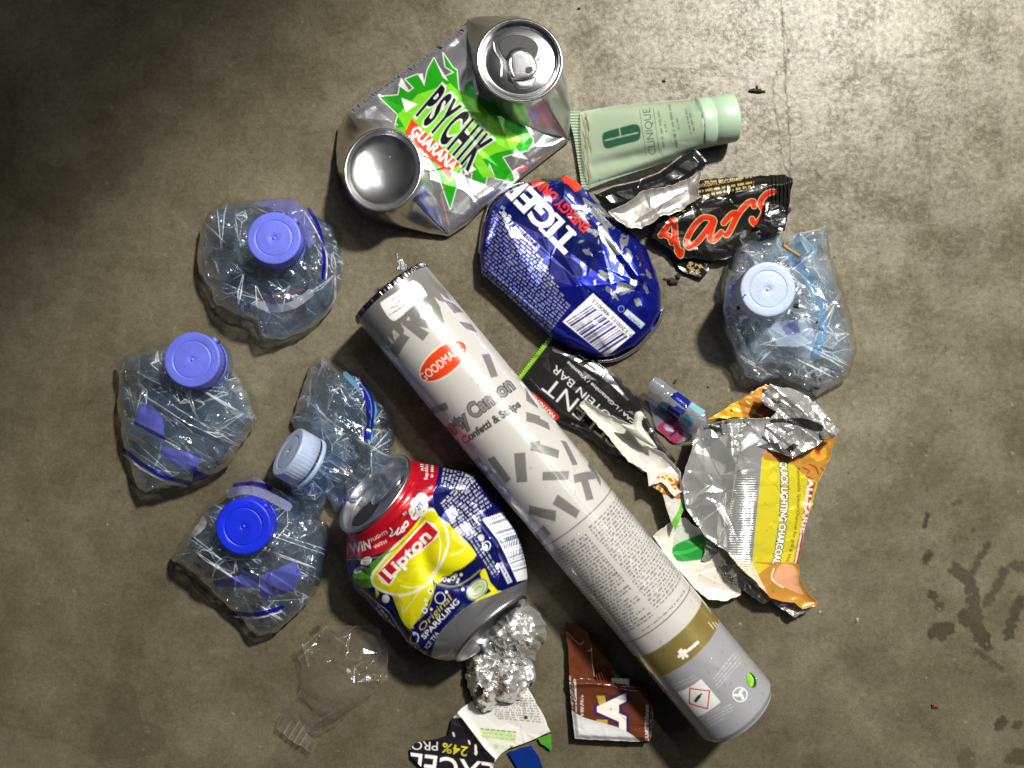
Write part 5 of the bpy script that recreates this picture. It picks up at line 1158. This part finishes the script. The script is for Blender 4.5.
sheet('curled_film', fo, lambda X, Y, d: 2 + 12 * np.sqrt(np.clip(1 - (((X - 673) * .61 + (Y - 403) * -.79 - 4) / 15) ** 2, 0, 1)) + fo_a(X, Y), LBL, bf, cl, step=.45, thick=.1)
sheet('rolled_edge', band(g((165, 116), (300, 210), (430, 320), (560, 420), (640, 475)), 2.6), lambda X, Y, d: 11.5 + 1.5 * np.sqrt(np.maximum(d, 0)), PET_MILK, bf, step=.4, thick=.3)

# ------------------------------------------------------------------ foil ball
g = zz(440, 590, 5.483)
fb = thing('foil_ball', 'scrunched shiny foil lump with brown food stains, touching the iced tea can', 'foil', 503, 655)
fo = jag(g((330, 140), (395, 78), (450, 62), (520, 105), (575, 175), (582, 260), (545, 330), (505, 400), (525, 460), (522, 492), (475, 540), (440, 602), (390, 622), (310, 600), (298, 650), (245, 672), (200, 645), (170, 580), (140, 485), (148, 350), (190, 308), (245, 235)), 1.6, 21, 3)
cfb = Cv(460, 595, 552, 720, (.78, .78, .78, .72)); BS = (*lin(np.array([105, 68, 30]) / 255), .5)
for x, y, rr in [(195, 600, 6), (225, 640, 6), (340, 530, 7), (320, 570, 5), (260, 600, 4), (350, 480, 4), (240, 560, 3)]: cfb.blotch(*g((x, y))[0], rr, BS, x, .8)
cfb.blotch(*g((215, 555))[0], 5, (.02, .015, .01, .2), 5); cfb.blotch(*g((380, 450))[0], 2.4, (.01, .01, .01, .2), 6, 1, .5)
bb = bbox(fo, 8); q1, q2, q3 = facets(*bb, 12, 3.0, 161), facets(*bb, 5.5, 2.1, 162), facets(*bb, 3.0, .9, 163)
FOIL = printed('kitchen_foil', .24, bump=.5, bscale=500, dist=.0004)
def fz_(X, Y, d):
    c1 = np.hypot((X - 514) / 1.15, Y - 630); up = 26 * np.sqrt(np.clip(1 - (c1 / 36) ** 2, 0, 1)); lowr = 13 * np.sqrt(np.clip(1 - (np.hypot(X - 492, Y - 680) / 36) ** 2, 0, 1))
    return 4 + np.maximum(up * .95, lowr) * sst(-3, 10, d) + (q1(X, Y) + q2(X, Y) + q3(X, Y)) * sst(0, 5, d) + 2 * sst(0, 3, d)
blob('foil', fo, fz_, lambda X, Y, d: 2.5 - 1.8 * sst(0, 4, d), FOIL, fb, cfb, step=.4)

# ------------------------------------------------------------------ white / black / blue wrapper at the bottom edge
g = zz(400, 690, 6.4)
bw = thing('protein_wrapper', 'white and black wrapper with upside-down yellow 24% lettering, under the foil lump', 'wrapper', 480, 745)
WB = (.68, .67, .64, 0); cw2 = Cv(400, 655, 560, 790, WB)
cw2.poly(g((345, 178), (395, 178), (540, 372), (610, 440), (560, 640), (0, 640), (0, 330), (240, 300), (300, 180)), (.012, .010, .016, .1))
cw2.text('24%', *g((436, 366), (276, 338)), 9.4, hexc(215, 205, 40), .01); cw2.text('PROTEIN', *g((243, 333), (-120, 318)), 8.6, (.7, .7, .68, 0), .0)
cw2.text('EXCEL', *g((600, 470), (66, 402)), 22, (.8, .8, .78, 0), .01)
for a in ((340, 275), (440, 325), (485, 380)): cw2.line([g(a)[0], (g(a)[0][0] + 1, g(a)[0][1] + 3)], 1.8, (.65, .65, .7, 0))
cw2.line(g((484, 355), (486, 410)), 2.4, (.75, .75, .72, 0)); cw2.line(g((478, 405), (492, 405)), 1.2, (.75, .75, .72, 0))
for k in range(13): cw2.micro(g((900 - 3 * k, 205 - 17 * k))[0], g((620 - 8 * k, 180 - 14 * k))[0], 1.8, (.12, .12, .12, 0), k, .85)
cw2.poly(g((512, 245), (745, 265), (738, 335), (515, 300)), (.42, .62, .22, 0), .75); cw2.micro(g((742, 270))[0], g((515, 248))[0], 1.9, (.25, .12, .05, 0), 50); cw2.micro(g((740, 295))[0], g((530, 275))[0], 1.9, (.25, .45, .12, 0), 51); cw2.micro(g((738, 318))[0], g((530, 298))[0], 1.9, (.25, .45, .12, 0), 52)
cw2.blotch(*g((615, 362))[0], 3.2, (.4, .62, .2, 0), 3); cw2.ell(*g((805, 176))[0], 2.0, 2.0, 0, (.12, .03, .015, 0)); cw2.blotch(*g((712, 365))[0], 2.2, (.25, .17, .02, 0), 3)
bo_ = jag(g((330, 192), (400, 112), (480, 60), (560, -60), (640, -140), (740, -110), (820, -10), (900, 128), (962, 265), (900, 295), (830, 327), (735, 362), (700, 372), (652, 405), (600, 470), (560, 640), (120, 640), (150, 510), (112, 470), (70, 432), (64, 378), (95, 340), (240, 312), (308, 290)), .5, 31, 5)
sheet('film', bo_, fold(bo_, 3.0, .8, 171, 26, 20, lambda X, Y, d: 2.2 * np.exp(-(((X - 462) * .8 - (Y - 718) * .6) / 3) ** 2)), PAPW, bw, cw2, step=.45, thick=.15)
bl_ = g((690, 395), (840, 355), (885, 420), (940, 560), (930, 700), (800, 700), (770, 540))
sheet('blue_end', jag(bl_, .4, 2, 4), fold(bl_, 1.8, .5, 175, 18, 60), WRAP, bw, col=(.006, .035, .26, .3), step=.5, thick=.12)
gn_ = g((880, 310), (968, 283), (970, 392), (930, 362), (900, 345))
sheet('green_corner', gn_, fold(gn_, 2.2, .4, 177, 12), WRAP, bw, col=(*lin(np.array([75, 150, 45]) / 255), .1), step=.5, thick=.12)

# ------------------------------------------------------------------ brown wrapper
g = zz(560, 610, 5.48)
br = thing('brown_wrapper', 'folded brown chocolate wrapper with a white lower edge, left of the tube bottom end', 'wrapper', 608, 690)
BRN = (*lin(np.array([96, 51, 31]) / 255), .12); cbr = Cv(560, 615, 665, 752, BRN)
YG = hexc(232, 205, 80); PU = (.05, .015, .09, 0)
cbr.text('LA', *g((352, 700), (352, 472)), 25, (.72, .71, .66, 0), .055, out=PU, outw=.09); cbr.poly(g((200, 470), (245, 470), (255, 520), (215, 520)), YG, .5); cbr.poly(g((198, 600), (260, 602), (262, 640), (200, 636)), YG, .5)
cbr.poly(g((280, 372), (380, 376), (378, 412), (282, 398)), (.75, .75, .72, 0))
cbr.poly(smooth(g((60, 545), (120, 585), (230, 618), (330, 648), (400, 688), (440, 722)), 4) + g((440, 760), (60, 760)), (.62, .62, .64, .1))
for k, (x, y0_, y1_) in enumerate([(58, 520, 360), (70, 540, 400), (88, 560, 380), (104, 540, 450), (126, 580, 465), (118, 590, 480), (455, 690, 600), (470, 705, 580), (484, 715, 520), (500, 700, 600), (512, 660, 540)]):
    if k in (3, 6): continue
    cbr.micro(g((x, y0_))[0], g((x - 3, y1_))[0], 1.9, (.55, .50, .48, 0), k)
cbr.text('1% NET PERSONNE', *g((482, 712), (484, 520)), 2.4, (.65, .6, .58, 0), .02); cbr.text('Cacao', *g((92, 500), (84, 378)), 2.8, (.65, .6, .58, 0), .02)
cbr.line(smooth(g((36, 120), (75, 160), (110, 190), (130, 172)), 3), .7, (.6, .4, .3, .3)); cbr.line(g((172, 190), (178, 300), (188, 365)), .8, (.55, .38, .28, .3))
bro = jag(g((35, 62), (95, 85), (160, 118), (205, 150), (255, 240), (290, 300), (285, 370), (380, 376), (440, 395), (490, 430), (508, 520), (512, 640), (492, 722), (300, 718), (80, 706), (70, 600), (52, 400), (45, 200), (28, 110)), .4, 6, 5)
sheet('back_film', bro, fold(bro, 2.2, .5, 181, 22, 80), PAPW, br, col=BRN, step=.6, thick=.15)
up_ = jag(g((35, 62), (95, 85), (150, 118), (172, 190), (180, 300), (190, 365), (175, 400), (60, 420), (52, 400), (45, 200), (28, 110)), .4, 6, 5)
sheet('side_strip', up_, fold(up_, 4.6, 1.0, 187, 14, 80, lambda X, Y, d: 1.2 * np.exp(-d / 3)), WRAP, br, cbr, step=.45, thick=.15)
rg_ = jag(g((190, 365), (215, 345), (262, 310), (300, 372), (385, 376), (380, 412), (280, 398), (200, 392)), .6, 3, 2)
sheet('crimped_edge', rg_, lambda X, Y, d: 6.5 + .8 * np.sin((X * .95 - Y * .3) * 2.2), WRAP, br, cbr, step=.4, thick=.12)
lw_ = jag(g((50, 395), (110, 372), (185, 378), (280, 395), (330, 410), (440, 418), (490, 432), (508, 520), (512, 640), (492, 722), (300, 718), (80, 706), (70, 600)), .4, 9, 5)
sheet('front_panel', lw_, fold(lw_, 6.4, .9, 188, 20, 10, lambda X, Y, d: 1.8 * sst(0, 5, d) + 1.5 * np.exp(-((Y - 684) / 3) ** 2)), WRAP, br, cbr, step=.45, thick=.15)

# ------------------------------------------------------------------ loose clear film
g = zz(250, 610, 4.859)
cf_ = thing('clear_film', 'crinkled transparent plastic film with a crimped end, below the deep blue capped bottle', 'plastic film', 330, 685)
CLR = film('thin_clear_film', (.96, .95, .935), .05, (.45, .42, .38), .10, 2.0, .3, 120, .0, attr=True)
co = jag(g((370, 75), (500, 78), (640, 68), (634, 130), (668, 200), (668, 330), (600, 400), (520, 445), (430, 550), (340, 602), (262, 582), (325, 650), (300, 696), (200, 632), (128, 572), (152, 502), (200, 445), (248, 385), (268, 300), (215, 195), (300, 140)), .7, 9, 4)
bb = bbox(co, 8); e1_, e2_, e3_ = facets(*bb, 30, 3.8, 191), facets(*bb, 11, 1.5, 192), facets(*bb, 12, 2.4, 193, -35, 4)
def cz(X, Y, d):
    t = ((X - 290) * .6 - (Y - 722) * .8); cr__ = np.exp(-(((X - 293) * .8 - (Y - 742) * .6 * -1 + 0) / 500) ** 2)
    endz = sst(26, 12, np.hypot(X - 293, Y - 738)) 
    return 5 + 9 * np.exp(-np.hypot(X - 335, Y - 690) ** 2 / 1100) + (e1_(X, Y) + e2_(X, Y) + e3_(X, Y)) * (1 - endz) + endz * .45 * np.sin(((X * .85 + Y * .53)) * .95)
fo_ = sheet('film', co, cz, CLR, cf_, col=(.6, .56, .5, .05), step=.5)
X_, Y_, d_, q_ = clipgrid(co, .5); m_ = sst(.18, .7, crease([(e1_, 1), (e2_, .8), (e3_, .8)], X_, Y_)) * .35 + .07 + .10 * sst(2, 0, d_) + (.10 + .25 * (np.sin((X_ * .85 + Y_ * .53) * .95) > .6)) * sst(20, 12, np.hypot(X_ - 293, Y_ - 738))  # creases made milkier, painting bright streaks into the film colour
a_ = np.zeros((len(X_), 4)); a_[:, :3] = (.50, .45, .38); a_[:, 3] = np.clip((m_ + .02) * 1.6, 0, .85) * (.55 + .45 * sst(-2, 2, e2_(Y_ * 0 + X_ + 7, Y_))); fo_.data.color_attributes['Col'].data.foreach_set('color', a_.astype(np.float32).ravel())

# ------------------------------------------------------------------ soil crumbs, twig
SOIL = plain('dark_soil', (.016, .011, .008), .8, 0, .8, 900, .4)
def crumb(px, py, w, h, ang, z0, seed, label, name='soil_crumb', cat='crumb', group='soil crumbs scattered over the rubbish', mat=None, hz=None):
    r = np.random.RandomState(seed); n = 16; t = np.linspace(0, 2 * np.pi, n, endpoint=False); rad = r.uniform(.55, 1.1, n)
    c, s_ = math.cos(math.radians(ang)), math.sin(math.radians(ang)); x, y = w / 2 * rad * np.cos(t), h / 2 * rad * np.sin(t)
    ol = [(px + a * c - b * s_, py + a * s_ + b * c) for a, b in zip(x, y)]; hh = hz or min(w, h) * .3
    fa_ = facets(*bbox(ol, 4), 1.8, hh * .25, seed, sc=4)
    o = blob(name, ol, lambda X, Y, d: z0 + hh * .4 + hh * .6 * sst(0, min(w, h) * .3, d) + fa_(X, Y), lambda X, Y, d: z0 + hh * .4 - hh * .38 * sst(0, 1, d), mat or SOIL, None, step=.4, bstep=.6)
    return tag(o, label, cat, group)
crumb(757, 91, 21, 6, 3, 0, 1, 'long dark soil crumb right of the green tube cap'); crumb(757, 87, 5, 3, 80, 0, 2, 'little knob of soil beside the long crumb right of the tube cap')
crumb(672, 281, 15, 8, 20, 0, 3, 'ragged black soil crumb below the torn end of the black wrapper'); crumb(678, 276, 7, 6, 60, 0, 4, 'small soil crumb leaning on the ragged one below the black wrapper'); crumb(665, 279, 6, 2.4, 10, 0, 5, 'thin splinter of soil left of the ragged crumb')
crumb(675, 382, 6, 3, -50, 0, 6, 'seed-like dark crumb above the blue label scrap'); crumb(708, 387, 3, 2.5, 0, 0, 7, 'tiny speck between label scrap and hazy bottle')
for k, (x, y, w, h, z) in enumerate([(796, 306, 8, 6, 34), (792, 313, 3, 3, 33), (738, 308, 6, 4, 28), (817, 322, 4, 3, 28), (814, 376, 6, 9, 20), (817, 388, 8, 5, 18), (811, 390, 5, 6, 17), (820, 379, 4, 3, 20), (797, 357, 3, 3, 26), (745, 295, 3, 2, 41), (750, 380, 3, 3, 16)]):
    crumb(x, y, w, h, k * 37, z, 20 + k, 'black speck of soil lying on the hazy bottle with the white cap', group='soil specks on the hazy bottle')
crumb(579, 8.5, 4, 3, 0, 0, 50, 'lone speck at the top edge above the green tube'); crumb(664, 81, 5, 3.5, 20, 0, 51, 'round speck just above the green tube'); crumb(791, 185, 3, 6, 10, 0, 52, 'dark crumb right of the black wrapper end', mat=SOIL)
crumb(789, 210, 4, 9, 5, 2, 53, 'dark shred hanging off the black wrapper corner')
crumb(820, 612, 3, 5, 20, 0, 54, 'pale grit grain right of the charcoal bag tip', 'grit_grain', 'grit', 'grit grains on the floor', plain('pale_grit', (.3, .26, .2), .8)); crumb(857, 620, 4, 6, 10, 0, 55, 'pale grit grain further right of the charcoal bag tip', 'grit_grain', 'grit', 'grit grains on the floor', plain('pale_grit2', (.32, .30, .24), .8))
crumb(935, 706, 8, 7, 30, 0, 56, 'small reddish brown leaf bit on the floor at lower right', 'leaf_bit', 'leaf', None, plain('reddish_leaf', (.16, .045, .015), .7))
tw = rings('twig', np.array([W(*p, 30 - i * .3) + .0011 * (np.cos(np.linspace(0, 6.283, 10, endpoint=False))[:, None] * np.array([.3, .9, 0]) + np.sin(np.linspace(0, 6.283, 10, endpoint=False))[:, None] * np.array([0, 0, 1])) for i, p in enumerate([(783, 245), (788, 249), (793, 252), (799, 256)])]), plain('dry_straw', (.25, .17, .06), .7))
tag(tw, 'short straw-coloured twig lying across the top of the hazy bottle', 'twig')
